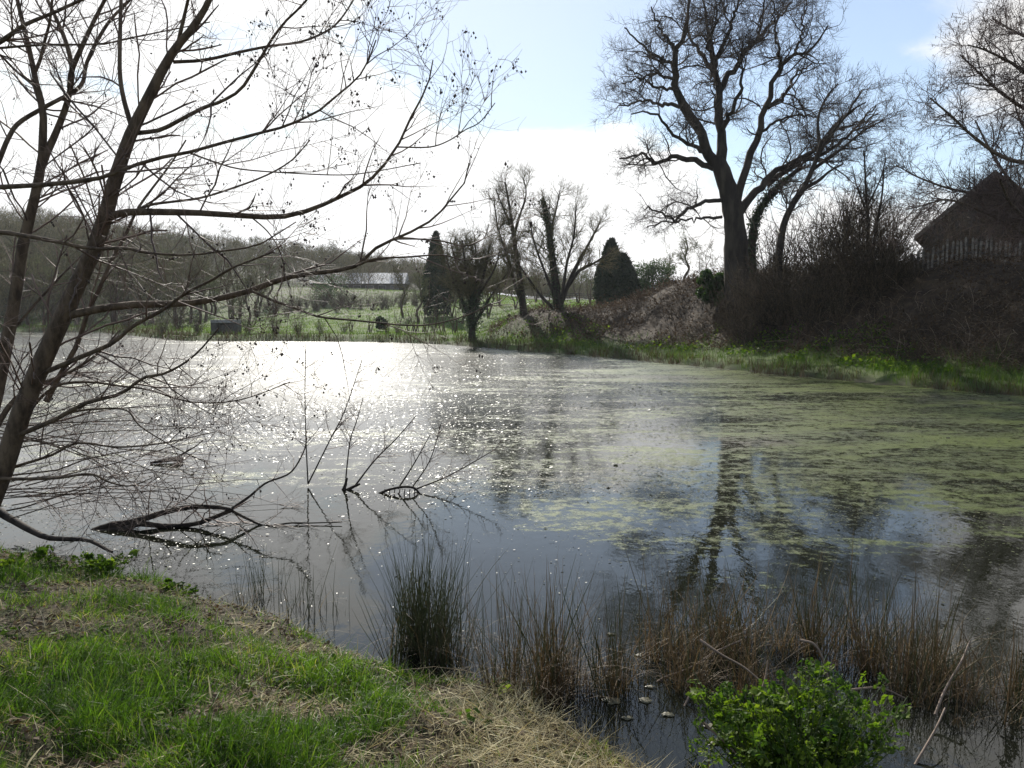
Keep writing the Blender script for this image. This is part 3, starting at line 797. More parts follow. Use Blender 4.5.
# two smaller trees just right of the oak
traced_tree('ivy_clad_tree', 43.5, 752, [[(752, 285), (752, 242), (757, 216), (770, 196), (790, 176), (806, 166)]], [(10, 3)],
            [([(790, 176), (806, 160), (822, 140), (836, 122)], 3, 1.2, 1)],
            'slim ivy-covered tree growing close against the right side of the big oak trunk', (2.6, 5, 8), (1.6, 0.9, 0.5), (0.016, 0.01, 0.0075), ivy=2600, ivy_to=0.8)
traced_tree('leaning_tree', 40.0, 778, [[(776, 290), (782, 232), (792, 206), (803, 189), (815, 163), (822, 140)]], [(8, 3.5)],
            [([(803, 189), (818, 181), (830, 171), (843, 164)], 5, 1.5, 1), ([(818, 155), (835, 130), (850, 112), (866, 102)], 4, 1.3, -1),
             ([(812, 170), (840, 150), (862, 132), (884, 120)], 4, 1.3, 1.4), ([(820, 145), (818, 120), (826, 98), (838, 84)], 3.5, 1.2, 1)],
            'dark bare tree leaning to the right out of the thicket beside the oak', (3.6, 5, 8), (2.1, 1.1, 0.65), (0.018, 0.010, 0.008), caps=(900, 4000, 20000))

# ------------------------------------------------------------------ mid-distance trees behind the far shore
traced_tree('ivy_clad_tree', 58, 522, [[(524, 318), (520, 280), (514, 240), (510, 210), (505, 182)], [(528, 318), (516, 288), (508, 258), (498, 228), (494, 200)]], [(8, 1.6), (4, 1.1)],
            [([(513, 240), (520, 215), (526, 195), (524, 180)], 3, 1, 1), ([(510, 225), (502, 205), (496, 190)], 2.5, 1, -1)],
            'tall thin bare tree on the far shore, left of the pair beside the ivy-wrapped trunk', (4.2, 6, 9), (1.9, 1.0, 0.65), (0.014, 0.009, 0.0075), FARTWIG, ivy=700, ivy_to=0.6, caps=(700, 3400, 15000), ivy_spread=.1)
traced_tree('ivy_clad_tree', 56, 558, [[(560, 322), (556, 290), (552, 255), (548, 225), (543, 200)]], [(11, 4)],
            [([(558, 310), (572, 275), (588, 245), (600, 222)], 6, 1.3, 1.5), ([(558, 305), (546, 275), (535, 245), (530, 222)], 4, 1.2, -1),
             ([(560, 300), (578, 272), (596, 262), (612, 250)], 5, 1.2, 1), ([(561, 308), (566, 268), (574, 235), (576, 205)], 4, 1.1, -1.5),
             ([(550, 235), (556, 210), (560, 190)], 3, 1, .6), ([(558, 312), (541, 296), (524, 272), (512, 255)], 4, 1.2, .6)],
            'many-stemmed bare tree with a thick ivy-wrapped middle trunk on the far shore', (4.0, 6, 9), (2.0, 1.05, 0.66), (0.014, 0.009, 0.0075), FARTWIG, ivy=2600, caps=(1200, 5200, 20000), ivy_spread=.14)

# ------------------------------------------------------------------ generic bare trees and bushes (built once, then copied)
def protos_tree(h, seed_twig, mat, spread=0.9, dens=(3.4, 4.5, 6.0), stems=1, label='', cat='tree', name='bare_tree', rad=0.022, caps=(420, 2600, 9000)):
    T = thing(name, (0, 0, 0), label, cat)
    P0, R0 = [], []
    for s in range(stems):
        a = RNG.uniform(0, 6.28); ln = 0.0 if stems == 1 else RNG.uniform(0.08, 0.4)
        pts = [(0.02 * s, 0, -0.3)]
        for j in range(1, 6):
            pts.append((math.cos(a) * ln * h * j / 5 + RNG.normal(0, 0.02 * h), math.sin(a) * ln * h * j / 5 + RNG.normal(0, 0.02 * h), h * 0.72 * j / 5))
        P0.append(spline(pts, K)); R0.append(np.linspace(0.024 * h, 0.005 * h, K) / max(1, stems ** 0.6))
    P, R = np.stack(P0), np.stack(R0)
    m = MB(); m.tubes(P, R, 7, 0.05); m.build('trunk', BARK, T)
    l1, r1 = spawn(P, R, 14.0 / h if stems == 1 else 7.0 / h, ang=(25, 60), abs_len=h * 0.42 * spread, up=0.10, wob=0.14, k=8, rf=0.6, rmin=0.02, tmin=0.22)
    lv = crown_twigs(l1, r1, dens, (h * 0.16, h * 0.085, h * 0.05), (rad * 1.5, rad, rad * 0.8), up=0.05, wob=0.22, k=4, caps=caps)
    tw = MB(); tw.tubes(l1, r1, 4)
    for p, r in lv: tw.tubes(p, r, 3)
    tag(tw.build('twigs', mat, T), kind='stuff')
    return T
def place(o, u, d, s, rz, label=None, group=None, lift=0.0, sxy=1.0):
    p = ground_pt(u, d)
    o.location = (p[0], p[1], p[2] + lift); o.rotation_euler = (0, 0, rz); o.scale = (s * sxy, s * sxy, s)
    if label: o['label'] = label
    if group: o['group'] = group
    return o
FT = [protos_tree(9, 1, FARTWIG, 1.0), protos_tree(9, 2, BUDTWIG, 1.1, stems=2), protos_tree(9, 3, FARTWIG, 0.85, stems=3), protos_tree(9, 4, BUDTWIG, 0.95)]
used = [False] * len(FT)
def far_tree(i, *a, **k):
    o = FT[i] if not used[i] else copy_tree(FT[i])
    used[i] = True
    place(o, *a, **k)
    o['category'] = 'tree'
    return o
GL = 'bare brownish tree in the dark wood along the far left shore of the pond'
k_ = 0
for u in range(-150, 262, 13):
    for row in range(3):
        uu = u + RNG.uniform(-8, 8) + row * 8
        d = 108 + row * 16 + RNG.uniform(-3, 6) - 8 * max(0, (uu - 120) / 130)
        h = (1.15 if uu < 180 else 1.0) * RNG.uniform(0.8, 1.15)
        far_tree(int(RNG.integers(0, 4)), uu, d, h, RNG.uniform(0, 6.28), GL, 'trees in the wood on the far left shore')
HL = 'hazy bare tree on the wooded slope far beyond the field'
for i in range(46):
    uu = RNG.uniform(130, 470); d = RNG.uniform(165, 300)
    if 318 < uu < 405 and d < 235: d = RNG.uniform(245, 300)
    far_tree(int(RNG.integers(0, 4)), uu, d, RNG.uniform(0.85, 1.35), RNG.uniform(0, 6.28), HL, 'trees on the slope beyond the field')
RL = 'small bare tree in the row behind the far fence, between the conifer and the oak'
for uu, d, s in ((650, 92, 0.42), (668, 88, 0.62), (684, 86, 0.8), (702, 90, 0.62), (716, 94, 0.5), (404, 92, .7), (420, 86, .75), (452, 90, .8), (462, 82, .7), (488, 84, .75), (500, 100, 0.75), (515, 92, .6), (536, 104, 0.7), (590, 96, .55), (545, 88, .55), (578, 98, 0.6), (610, 104, 0.55), (478, 96, 0.8)):
    t_ = far_tree(int(RNG.integers(0, 4)), uu, d, s, RNG.uniform(0, 6.28), RL if uu > 620 else 'small bare tree in the background row behind the ivy-clad trees', 'small trees behind the far fence' if uu > 620 else 'background trees behind the ivy-clad pair')

# far hillside wood: reads as one mass
def far_wood():
    m = MB()
    n = 3200
    az = np.radians(RNG.uniform(-48, 6, n)); r = 122 * (620 / 122) ** RNG.random(n)
    x, y = np.sin(az) * r, np.cos(az) * r
    z = gz(x, y)
    keep = (fbm(x * 0.012, y * 0.012, 91, 3) > 0.36) & ((r > 185) | (np.degrees(az) < -22))
    x, y, z, r = x[keep], y[keep], z[keep], r[keep]; n = len(x)
    h = RNG.uniform(5, 9, n); w = h * RNG.uniform(0.35, 0.5, n)
    kq = 110
    t = RNG.random((n, kq)); th = RNG.uniform(0, 6.28, (n, kq)); rad = np.sqrt(RNG.random((n, kq))) * np.sin(np.pi * np.clip(t * 0.85 + 0.15, 0, 1)) ** 0.7
    B = np.stack([x[:, None] + np.cos(th) * rad * w[:, None], y[:, None] + np.sin(th) * rad * w[:, None], z[:, None] + h[:, None] * (0.12 + 0.8 * t)], -1).reshape(-1, 3)
    N_ = len(B)
    d = unit(np.stack([np.cos(th) * 0.6, np.sin(th) * 0.6, np.ones_like(th)], -1).reshape(-1, 3) + 0.4 * RNG.standard_normal((N_, 3)))
    P = wander(B, d, RNG.uniform(0.8, 2.0, N_), 3, 0.15, 0.0)
    m.tubes(P, np.full((N_, 3), 0.05) * np.repeat(np.clip(r / 300, 0.7, 2), kq)[:, None] * np.array([[1, .8, .4]]), 3)
    tag(m.build('far_wood', FARTWIG), kind='stuff')
far_wood()

# thicket bushes on the bank
def proto_bush(h, stems, mat, label, name='bare_bush', dens=(3.2, 4.5), caps=(1500, 6500)):
    T = thing(name, (0, 0, 0), label, 'bush')
    n = stems
    a = RNG.uniform(0, 6.28, n); e = RNG.uniform(0.75, 1.5, n)
    st = np.stack([RNG.normal(0, 0.22, n), RNG.normal(0, 0.22, n), np.full(n, -0.1)], -1)
    d = np.stack([np.cos(a) * np.cos(e), np.sin(a) * np.cos(e), np.sin(e)], -1)
    P = wander(st, d, RNG.uniform(0.65, 1.1, n) * h, 9, 0.09, 0.02)
    R = RNG.uniform(0.012, 0.028, n)[:, None] * np.linspace(1, 0.3, 9)[None]
    m = MB(); m.tubes(P, R, 5); m.build('stems', BARK, T)
    lv = crown_twigs(P, R, dens, (h * 0.27, h * 0.13), (0.010, 0.0065), up=0.03, wob=0.2, k=5, tmin=0.12, caps=caps)
    tw = MB()
    for p, r in lv: tw.tubes(p, r, 3)
    tag(tw.build('twigs', mat, T), kind='stuff')
    return T
BP = [proto_bush(3.2, 34, SCRUBTWIG, ''), proto_bush(3.2, 26, SCRUBTWIG, ''), proto_bush(3.2, 40, SCRUBTWIG, '')]
busd = [False] * 3
def bush(i, *a, **k):
    o = BP[i] if not busd[i] else copy_tree(BP[i])
    busd[i] = True
    place(o, *a, **k); o['category'] = 'bush'
    return o
TB = 'dense dark leafless bush in the thicket on the bank right of the oak trunk'
for i, (u, d, s) in enumerate([(744, 37, .7), (762, 37.5, 1.05), (783, 37, 1.4), (806, 36, 1.15), (828, 36, 1.25), (850, 35, 1.3), (872, 34.5, 1.25), (890, 34, .9), (905, 33.5, .55),
                               (806, 35, .8), (838, 34.2, .8), (866, 34, .75), (818, 39, 1.35), (858, 38.5, 1.4), (884, 38, 1.05), (765, 37.5, .8), (776, 41, 1.35), (845, 42, 1.5)]):
    bush(i % 3, u, d, s, RNG.uniform(0, 6.28), TB, 'thicket bushes on the bank right of the oak')
BB = 'low brown bush on the dark bank below the wooden fence at the right'
for i, (u, d, s) in enumerate([(940, 27, .15), (975, 26, .15), (1010, 25, .16), (1040, 25.5, .2), (1060, 26, .3), (920, 28, .2), (900, 30, .34), (960, 25, .15), (1090, 26, .5), (1130, 25, .5)]):
    bush(i % 3, u, d, s, RNG.uniform(0, 6.28), BB, 'low bushes below the wooden fence')
HF = 'tall loose bare bush between the wooden fence and the house gable'
for i, (u, d, s) in enumerate([(940, 38.5, .95), (972, 39, 1.25), (1006, 38, 1.4), (1036, 37, 1.4)]):
    bush(i % 3, u, d, s, RNG.uniform(0, 6.28), HF, 'bushes between the fence and the house')
BO = 'low tangled bush on the brown bank left of the oak trunk'
for i, (u, d, s) in enumerate([(712, 43, .42), (726, 39.5, .8), (738, 38.5, 1.0), (750, 39.5, 1.0), (694, 46, .2), (750, 40.5, .5), (666, 49, .14), (600, 52, .14)]):
    bush(i % 3, u, d, s, RNG.uniform(0, 6.28), BO, 'low bushes on the bank left of the oak')
HB = 'brown leafless hedge bush in the row across the back of the green field'
for i, u in enumerate(range(262, 486, 6)):
    bush(i % 3, u + RNG.uniform(-3, 3), 118 + RNG.uniform(-5, 9), RNG.uniform(.6, 1.0), RNG.uniform(0, 6.28), HB, 'hedge bushes at the back of the field')
FS = 'small dark bush on the grassy far shore left of the ivy-clad trees'
for i, (u, d, s) in enumerate([(300, 68, .5), (322, 68, .45), (276, 68, .55), (250, 69, .6), (345, 70, .4), (200, 70, .6), (165, 74, .7), (400, 66, .3), (180, 82, .9), (130, 88, 1.0), (90, 96, 1.1), (60, 101, 1.1), (20, 103, 1.2), (-30, 104, 1.2)]):
    bush(i % 3, u, d, s, RNG.uniform(0, 6.28), FS if u > 210 else 'dark bare bush at the water edge under the far left wood', 'bushes on the far shore' if u > 210 else 'bushes under the far left wood')

# dense ivy-dark bush left of the ivy-clad trees
traced_tree('multi_stem_bush', 57, 470, [[(472, 328), (470, 300), (466, 270), (462, 240)], [(470, 328), (478, 296), (486, 266), (490, 244)], [(474, 328), (462, 300), (452, 276), (446, 256)], [(472, 328), (486, 304), (498, 286), (508, 272)], [(471, 328), (474, 290), (476, 258), (474, 234)]],
            [(6, 1.6), (5, 1.3), (5, 1.3), (4, 1.1), (4, 1.1)], [([(470, 290), (456, 262), (450, 240)], 3, 1, 1), ([(478, 296), (494, 270), (500, 250)], 3, 1, -1)],
            'broad multi-stemmed dark bush with ivy round its foot, left of the ivy-clad trees', (6.5, 8, 9), (1.8, 1.0, 0.6), (0.014, 0.009, 0.008), FARTWIG, ivy=3800, ivy_to=0.45, caps=(1200, 6000, 20000), cat='bush', ivy_spread=.3)
# tall slender thin tree above the thicket, right of the oak
traced_tree('slender_tree', 38, 868, [[(868, 270), (868, 225), (866, 190), (864, 150)], [(870, 270), (876, 230), (882, 195), (884, 168)]], [(5, 1.2), (4, 1)],
            [([(868, 215), (858, 190), (852, 166)], 2, .8, .6), ([(868, 205), (880, 180), (886, 158)], 2, .8, -.6)],
            'slender upright bare sapling tree sticking up out of the dark thicket', (6, 8, 9), (1.1, 0.6, 0.4), (0.014, 0.010, 0.008), OAKTWIG, caps=(600, 2600, 10000))
# reddish tree with hanging catkins at the right edge
def right_tree():
    D = 27.0
    b = ground_pt(1085, D)
    T = thing('alder_tree', b, 'reddish bare tree with hanging catkins reaching in from the right edge over the house', 'tree')
    tr = trace([(1085, 312 + (CAMZ - b[2]) / D * F + 5), (1078, 220), (1066, 130), (1058, 50), (1050, -40), (1046, -120)], D, D, 20, 6)
    MB().tubes(tr[0], tr[1], 9, 0.04).build('trunk', BARK, T)
    L = [trace(uv, D, D + dd, w0, w1, 0.4) for uv, w0, w1, dd in [
        ([(1070, 170), (1040, 165), (1005, 158), (975, 138), (950, 115), (930, 98)], 6, 1.5, -1.5),
        ([(1066, 130), (1030, 112), (1000, 92), (978, 72), (960, 55)], 5, 1.2, 1.0),
        ([(1060, 70), (1035, 78), (1010, 62), (985, 50), (968, 45)], 5, 1.2, -1.2),
        ([(1056, 30), (1032, 38), (1012, 30), (992, 18)], 4, 1.2, 1.4),
        ([(1075, 205), (1035, 205), (995, 196), (955, 190), (920, 178), (896, 165)], 5, 1.2, 1.2),
        ([(1078, 225), (1045, 215), (1010, 180), (990, 150), (975, 120)], 6, 1.3, 2.0),
        ([(1080, 245), (1040, 240), (990, 215), (950, 200), (925, 205), (905, 210)], 4, 1.1, -1.0),
        ([(1070, 180), (1040, 150), (1020, 120), (1012, 90)], 4, 1.1, 0.5),
        ([(1080, 240), (1040, 228), (1012, 205), (1000, 180)], 7, 2, -1.8)]]
    for p, r in L: MB().tubes(p, r, 6, 0.05).build('limb', BARK, T)
    P, R = stack(L)
    lv = crown_twigs(P, R, (6.5, 7.5, 9), (1.7, 0.95, 0.55), (0.011, 0.007, 0.0055), up=0.04, wob=0.2, k=5, caps=(900, 6000, 36000))
    tw = MB()
    for p, r in lv: tw.tubes(p, r, 3)
    tag(tw.build('twigs', BIRCHTWIG, T), kind='stuff')
    e = ends(lv[1][0], 800)
    n = len(e)
    Pc = wander(e, np.tile([[0, 0, -1.0]], (n, 1)), RNG.uniform(0.05, 0.11, n), 4, 0.1, -0.2)
    cm = MB(); cm.tubes(Pc, np.tile([[0.007, 0.011, 0.010, 0.004]], (n, 1)), 4)
    tag(cm.build('catkins', BIRCHTWIG, T), kind='stuff')
right_tree()

# conifers
def conifer(u, d, h, w, label, lobes=((0, 0, 1.0),), n=15000, pw=2.3):
    b = ground_pt(u, d)
    T = thing('conifer_tree', b, label, 'tree')
    MB().tubes(np.array([[b[0], b[1], b[2] - .2], [b[0], b[1], b[2] + h * 0.5], [b[0], b[1], b[2] + h * 0.93]]), np.array([0.16, 0.1, 0.03]), 7).build('trunk', BARK, T)
    m = MB()
    for (ox, oy, hs) in lobes:
        k = int(n * hs)
        t = RNG.random(k) ** 0.8
        prof = (1 - t ** pw) ** 0.7 * (0.82 + 0.18 * np.minimum(1, t * 5))
        th = RNG.uniform(0, 6.28, k)
        rr = prof * w * 0.5 * (0.55 + 0.5 * np.sqrt(RNG.random(k))) * (0.7 + 0.6 * fbm(th * 1.6, t * 7, 15, 3))
        C = np.stack([b[0] + ox + np.cos(th) * rr, b[1] + oy + np.sin(th) * rr, b[2] + 0.1 + t * h * hs], -1)
        nn_ = np.stack([np.cos(th), np.sin(th), np.full(k, 0.5)], -1) + 0.7 * RNG.standard_normal((k, 3))
        m.leaves(C, nn_, RNG.uniform(0.08, 0.26, k), 2.6)
        e = RNG.choice(k, k // 7)
        q = wander(C[e], unit(nn_[e] + np.array([0, 0, 0.9])), RNG.uniform(0.2, 0.55, len(e)), 4, 0.15, 0.05)
        m.tubes(q, np.tile([[0.03, 0.035, 0.025, 0.006]], (len(e), 1)), 3)
    tag(m.build('foliage', CONIFER, T), kind='stuff')
conifer(615, 80, 6.3, 3.2, 'dark green cypress-like conifer standing beyond the bank left of the oak', ((-0.5, 0, 1.0), (0.7, 0.2, 0.78)), 12000, 1.7)
conifer(437, 90, 9.0, 3.4, 'dark pointed conifer rising behind the multi-stemmed bush', ((0, 0, 1.0),), 5200, 1.3)
def evergreen(u, d, h, w, label, n=7000, group=None):
    b = ground_pt(u, d)
    T = thing('evergreen_shrub', b, label, 'shrub', group)
    st = np.tile(b, (7, 1)) + RNG.normal(0, 0.15, (7, 3)) * np.array([1, 1, 0])
    dd = np.stack([RNG.normal(0, 0.5, 7), RNG.normal(0, 0.5, 7), np.ones(7)], -1)
    P = wander(st, dd, np.full(7, h * 0.8), 5, 0.1, 0.02)
    MB().tubes(P, np.tile(np.linspace(0.05, 0.015, 5), (7, 1)), 5).build('stems', BARK, T)
    cl = 26
    cc = np.stack([RNG.normal(0, w * 0.24, cl), RNG.normal(0, w * 0.24, cl), h * RNG.uniform(0.1, 0.85, cl)], -1)
    i = RNG.integers(0, cl, n)
    C = b + cc[i] + unit(RNG.standard_normal((n, 3))) * (w * 0.17 * RNG.random((n, 1)) ** 0.4)
    C[:, 2] = np.maximum(C[:, 2], b[2])
    m = MB(); m.leaves(C, RNG.standard_normal((n, 3)), RNG.uniform(0.06, 0.14, n), 1.5)
    tag(m.build('foliage', EVERG, T), kind='stuff')
evergreen(655, 84, 3.4, 5.0, 'rounded green shrub between the conifer and the small bare trees')
evergreen(634, 86, 2.6, 3.4, 'smaller green shrub close beside the conifer')
evergreen(326, 130, 5.0, 6.0, 'dark evergreen shrub in front of the long grey building')
evergreen(716, 43, 1.9, 1.8, 'small dark evergreen shrub growing against the left of the oak trunk')
evergreen(383, 75, 1.3, 1.0, 'small dark upright shrub alone in the green field', 2500)

# whips in the field
WP = None
def whip(u, d, h, label):
    global WP
    if WP is None:
        WP = thing('sapling', (0, 0, 0), '', 'sapling')
        n = 7
        a = RNG.uniform(0, 6.28, n)
        P = wander(np.stack([RNG.normal(0, .12, n), RNG.normal(0, .12, n), np.full(n, -.05)], -1), np.stack([np.cos(a) * .25, np.sin(a) * .25, np.ones(n)], -1), RNG.uniform(1.2, 2.2, n), 7, 0.06, 0.03)
        Rr = np.tile(np.linspace(0.032, 0.012, 7), (n, 1))
        MB().tubes(P, Rr, 4).build('stems', BARK, WP)
        q = spawn(P, Rr, 4, abs_len=0.4, k=4, rmin=0.006, tmin=0.3)
        tag(MB().tubes(*q, 3).build('twigs', FARTWIG, WP), kind='stuff'); o = WP
    else: o = copy_tree(WP)
    place(o, u, d, h, RNG.uniform(0, 6.28), label, 'saplings in the field')
for u, d, h in ((398, 70, 1.0), (408, 67, 1.15), (416, 69, 1.2), (425, 66, 1.1), (434, 68, 1.25), (444, 66, 1.0), (370, 72, .9), (352, 71, .8), (455, 67, 1.1), (388, 68, .8)):
    whip(u, d, h, 'thin bare sapling clump standing in the green field on the far shore')

# ------------------------------------------------------------------ house, fences, far building, car, block
def house():
    D = 45.0
    b = ground_pt(988, D)
    z0 = b[2] - 0.3
    px = D / F
    xl, xr = (926 - 512) * px, (1052 - 512) * px
    xc = (986 - 512) * px
    ze, za = CAMZ + (312 - 231) * px, CAMZ + (312 - 178) * px
    y0, y1 = D, D + 11
    T = thing('house', (xc, D, z0), 'gable-ended house with dark tiled roof half hidden behind trees and the wooden fence', 'house')
    m = MB()
    V = []
    for y in (y0, y1): V += [(xl, y, z0), (xr, y, z0), (xr, y, ze), (xc, y, za - 0.12), (xl, y, ze)]
    m._add(V, [(0, 1, 2, 4), (6, 5, 9, 7), (1, 6, 7, 2), (5, 0, 4, 9)], [(4, 2, 3), (7, 9, 8)])
    m.build('wall', WALLM, T, smooth=False)
    r = MB()
    t = 0.22
    for sx in (-1, 1):
        xe = xl - 0.45 if sx < 0 else xr + 0.45
        sl_ = (za - ze) / (xc - xl)
        zz = ze - 0.45 * sl_ if sx < 0 else za - (xe - xc) * (za - ze) / (xr - xc)
        V = [(xc, y0 - .4, za), (xe, y0 - .4, zz), (xe, y1 + .4, zz), (xc, y1 + .4, za), (xc, y0 - .4, za + t), (xe, y0 - .4, zz + t), (xe, y1 + .4, zz + t), (xc, y1 + .4, za + t)]
        r._add(V, [(0, 1, 2, 3), (4, 7, 6, 5), (0, 4, 5, 1), (3, 2, 6, 7), (1, 5, 6, 2), (0, 3, 7, 4)])
    r.build('roof', ROOFM, T, smooth=False)
    bb = MB()
    for sx in (-1, 1):
        xe = xl - 0.47 if sx < 0 else xr + 0.47
        sl_ = (za - ze) / (xc - xl) if sx < 0 else (za - ze) / (xr - xc)
        zz = za - abs(xe - xc) * sl_
        y = y0 - .44
        bb._add([(xc, y, za + .20), (xe, y, zz + .20), (xe, y, zz - .06), (xc, y, za - .06), (xc, y - .03, za + .20), (xe, y - .03, zz + .20), (xe, y - .03, zz - .06), (xc, y - .03, za - .06)],
                [(0, 1, 2, 3), (7, 6, 5, 4), (0, 4, 5, 1), (1, 5, 6, 2), (2, 6, 7, 3)])
    bb.build('bargeboard', FENCEW, T, smooth=False)
    for wx, wz, ww, wh in ((xc - 1.1, ze - 1.9, 1.5, 1.2), (xc + 1.4, ze - 1.9, 1.2, 1.2)):
        f = MB()
        f.box(wx - ww / 2 - .07, wx + ww / 2 + .07, y0 - .06, y0 - .003, wz - wh / 2 - .07, wz + wh / 2 + .07)
        fo = f.build('window', STONE, T, smooth=False)
        g = MB(); g.box(wx - ww / 2, wx - .03, y0 - .075, y0 - .063, wz - wh / 2, wz + wh / 2); g.box(wx + .03, wx + ww / 2, y0 - .075, y0 - .063, wz - wh / 2, wz + wh / 2)
        g.build('pane', GLASS, fo, smooth=False)
    T.rotation_euler = (0, 0, R_(-30))
house()
def picket_fence():
    D0 = 34.0
    p0, p1 = ground_pt(908, D0), ground_pt(1046, D0 - 2)
    T = thing('picket_fence', p0, 'weathered wooden picket fence along the top of the dark bank before the house', 'fence')
    d = p1 - p0; L = float(np.hypot(d[0], d[1])); ang = math.atan2(d[1], d[0])
    zt = 4.35
    n = int(L / 0.17)
    Mx = Matrix.Translation(Vector((p0[0], p0[1], 0))) @ Matrix.Rotation(ang, 4, 'Z')
    for i in range(n):
        x = i * 0.17 + RNG.normal(0, .01); h = RNG.normal(0.74, 0.05)
        if RNG.random() < 0.08: continue
        zb = float(gz(np.array([p0[0] + d[0] * i / n]), np.array([p0[1] + d[1] * i / n]))[0]) + 0.08
        M2 = Mx @ Matrix.Translation(Vector((x, 0, zb))) @ Matrix.Rotation(RNG.normal(0, .03), 4, 'Y')
        pk = MB(); pk.box(0, 0.085, -0.012, 0.012, 0, h, M2)
        pk._add(np.array([(0, -.012, h), (0.085, -.012, h), (0.0425, -.012, h + .07), (0, .012, h), (0.085, .012, h), (0.0425, .012, h + .07)]) @ np.array(M2.to_3x3()).T + np.array(M2.translation), [(1, 4, 5, 2), (3, 0, 2, 5)], [(0, 1, 2), (4, 3, 5)])
        pk.build('picket', FENCEW, T, smooth=False)
    for i in range(0, n + 1, 11):
        f = i / n
        q = p0 + d * f; zb = float(gz(q[:1], q[1:2])[0])
        MB().box(-.05, .05, .015, .115, zb - .3, zb + .85, Matrix.Translation(Vector((q[0], q[1], 0))) @ Matrix.Rotation(ang, 4, 'Z')).build('post', DARKW, T, smooth=False)
    for h in (0.3, 0.62):
        pts = np.array([[p0[0] + d[0] * f, p0[1] + d[1] * f + .03, float(gz(np.array([p0[0] + d[0] * f]), np.array([p0[1] + d[1] * f]))[0]) + h] for f in np.linspace(0, 1, 12)])
        MB().tubes(pts, np.full(12, 0.035), 4).build('rail', DARKW, T, smooth=False)
picket_fence()
def rail_fence(u0, d0, u1, d1, h, label, mat, npost, rails, name='rail_fence'):
    p0, p1 = ground_pt(u0, d0), ground_pt(u1, d1)
    T = thing(name, p0, label, 'fence')
    tops = []
    for i in range(npost):
        f = i / (npost - 1)
        q = p0 + (p1 - p0) * f; zb = float(gz(q[:1], q[1:2])[0]); tops.append((q[0], q[1], zb))
        MB().box(q[0] - .06, q[0] + .06, q[1] - .06, q[1] + .06, zb - .3, zb + h).build('post', mat, T, smooth=False)
    tops = np.array(tops)
    for r in rails:
        P = tops + np.array([0, -0.08, h * r])
        MB().tubes(P, np.full(len(P), 0.045), 4).build('rail', mat, T, smooth=False)
    return T
rail_fence(536, 112, 705, 104, 1.15, 'dark post and rail fence at the field edge between the ivy-clad trees and the oak', DARKW, 13, (0.5, 0.75, 0.95))
def long_building():
    D = 190.0
    b = ground_pt(372, D); px = D / F
    z0 = b[2] - 1; ze = CAMZ + (312 - 288) * px + 1.0; zr = ze + 2.6
    x0, x1 = (312 - 512) * px, (404 - 512) * px
    T = thing('long_building', ((x0 + x1) / 2, D, z0), 'long low grey building with pale sloping roof far beyond the field', 'building')
    MB().box(x0, x1, D, D + 9, z0, ze).build('wall', WALLM, T, smooth=False)
    m = MB(); V = []
    for x in (x0 - .4, x1 + .4): V += [(x, D - .5, ze - .05), (x, D + 4.5, zr), (x, D + 9.5, ze - .05), (x, D + 4.5, ze + .1)]
    m._add(V, [(0, 1, 5, 4), (1, 2, 6, 5), (2, 3, 7, 6), (3, 0, 4, 7)], [(0, 3, 1), (1, 3, 2), (4, 5, 7), (5, 6, 7)])
    m.build('roof', GREYROOF, T, smooth=False)
    for i in range(7):
        x = x0 + 2 + i * (x1 - x0 - 4) / 6
        w = MB().box(x - .9, x + .9, D - .06, D - .003, ze - 1.7, ze - .5).build('window', STONE, T, smooth=False)
        MB().box(x - .8, x + .8, D - .09, D - .063, ze - 1.6, ze - .6).build('pane', GLASS, w, smooth=False)
long_building()
def car():
    D = 92.0
    b = ground_pt(664, D)
    T = thing('parked_car', b, 'pale blue parked car glimpsed behind the fence and brambles left of the oak', 'car')
    prof = [(-2.0, .3), (-2.05, .7), (-1.9, .95), (-1.1, 1.0), (-.6, 1.42), (.75, 1.45), (1.45, .98), (2.0, .9), (2.1, .6), (2.05, .3)]
    m = MB(); n = len(prof)
    V = [(b[0] + x, b[1] - .82 + .1 * (z > 1.1), b[2] + z) for x, z in prof] + [(b[0] + x, b[1] + .82 - .1 * (z > 1.1), b[2] + z) for x, z in prof]
    m._add(V, [(i, i + 1, n + i + 1, n + i) for i in range(n - 1)] + [(n - 1, 0, n, 2 * n - 1), (2, 3, 6, 7), (3, 4, 5, 6), (0, 1, 8, 9), (1, 2, 7, 8)] + [(n + 7, n + 6, n + 3, n + 2), (n + 6, n + 5, n + 4, n + 3), (n + 9, n + 8, n + 1, n), (n + 8, n + 7, n + 2, n + 1)])
    m.build('body', CARP, T, smooth=False)
    for x0, x1, xa, xb in ((-.95, 0.02, -.58, 0.02), (.1, 1.2, .1, .72)):
        g = MB(); y = b[1] - .835
        g._add([(b[0] + x0, y, b[2] + 1.02), (b[0] + x1, y, b[2] + 1.02), (b[0] + xb, y + .08, b[2] + 1.38), (b[0] + xa, y + .08, b[2] + 1.38)], [(0, 1, 2, 3)])
        g.build('window', GLASS, T, smooth=False)
    for x in (-1.25, 1.3):
        for s in (-1, 1):
            c = np.array([b[0] + x, b[1] + s * .78, b[2] + .31])
            w = MB().tubes(np.stack([c - [0, .11, 0], c + [0, .11, 0]]), np.array([.31, .31]), 16, cap=True).build('wheel', RUBBER, T)
            MB().tubes(np.stack([c - [0, .117, 0], c + [0, .117, 0]]), np.array([.18, .18]), 12, cap=True).build('rim', GREYROOF, w)
car()
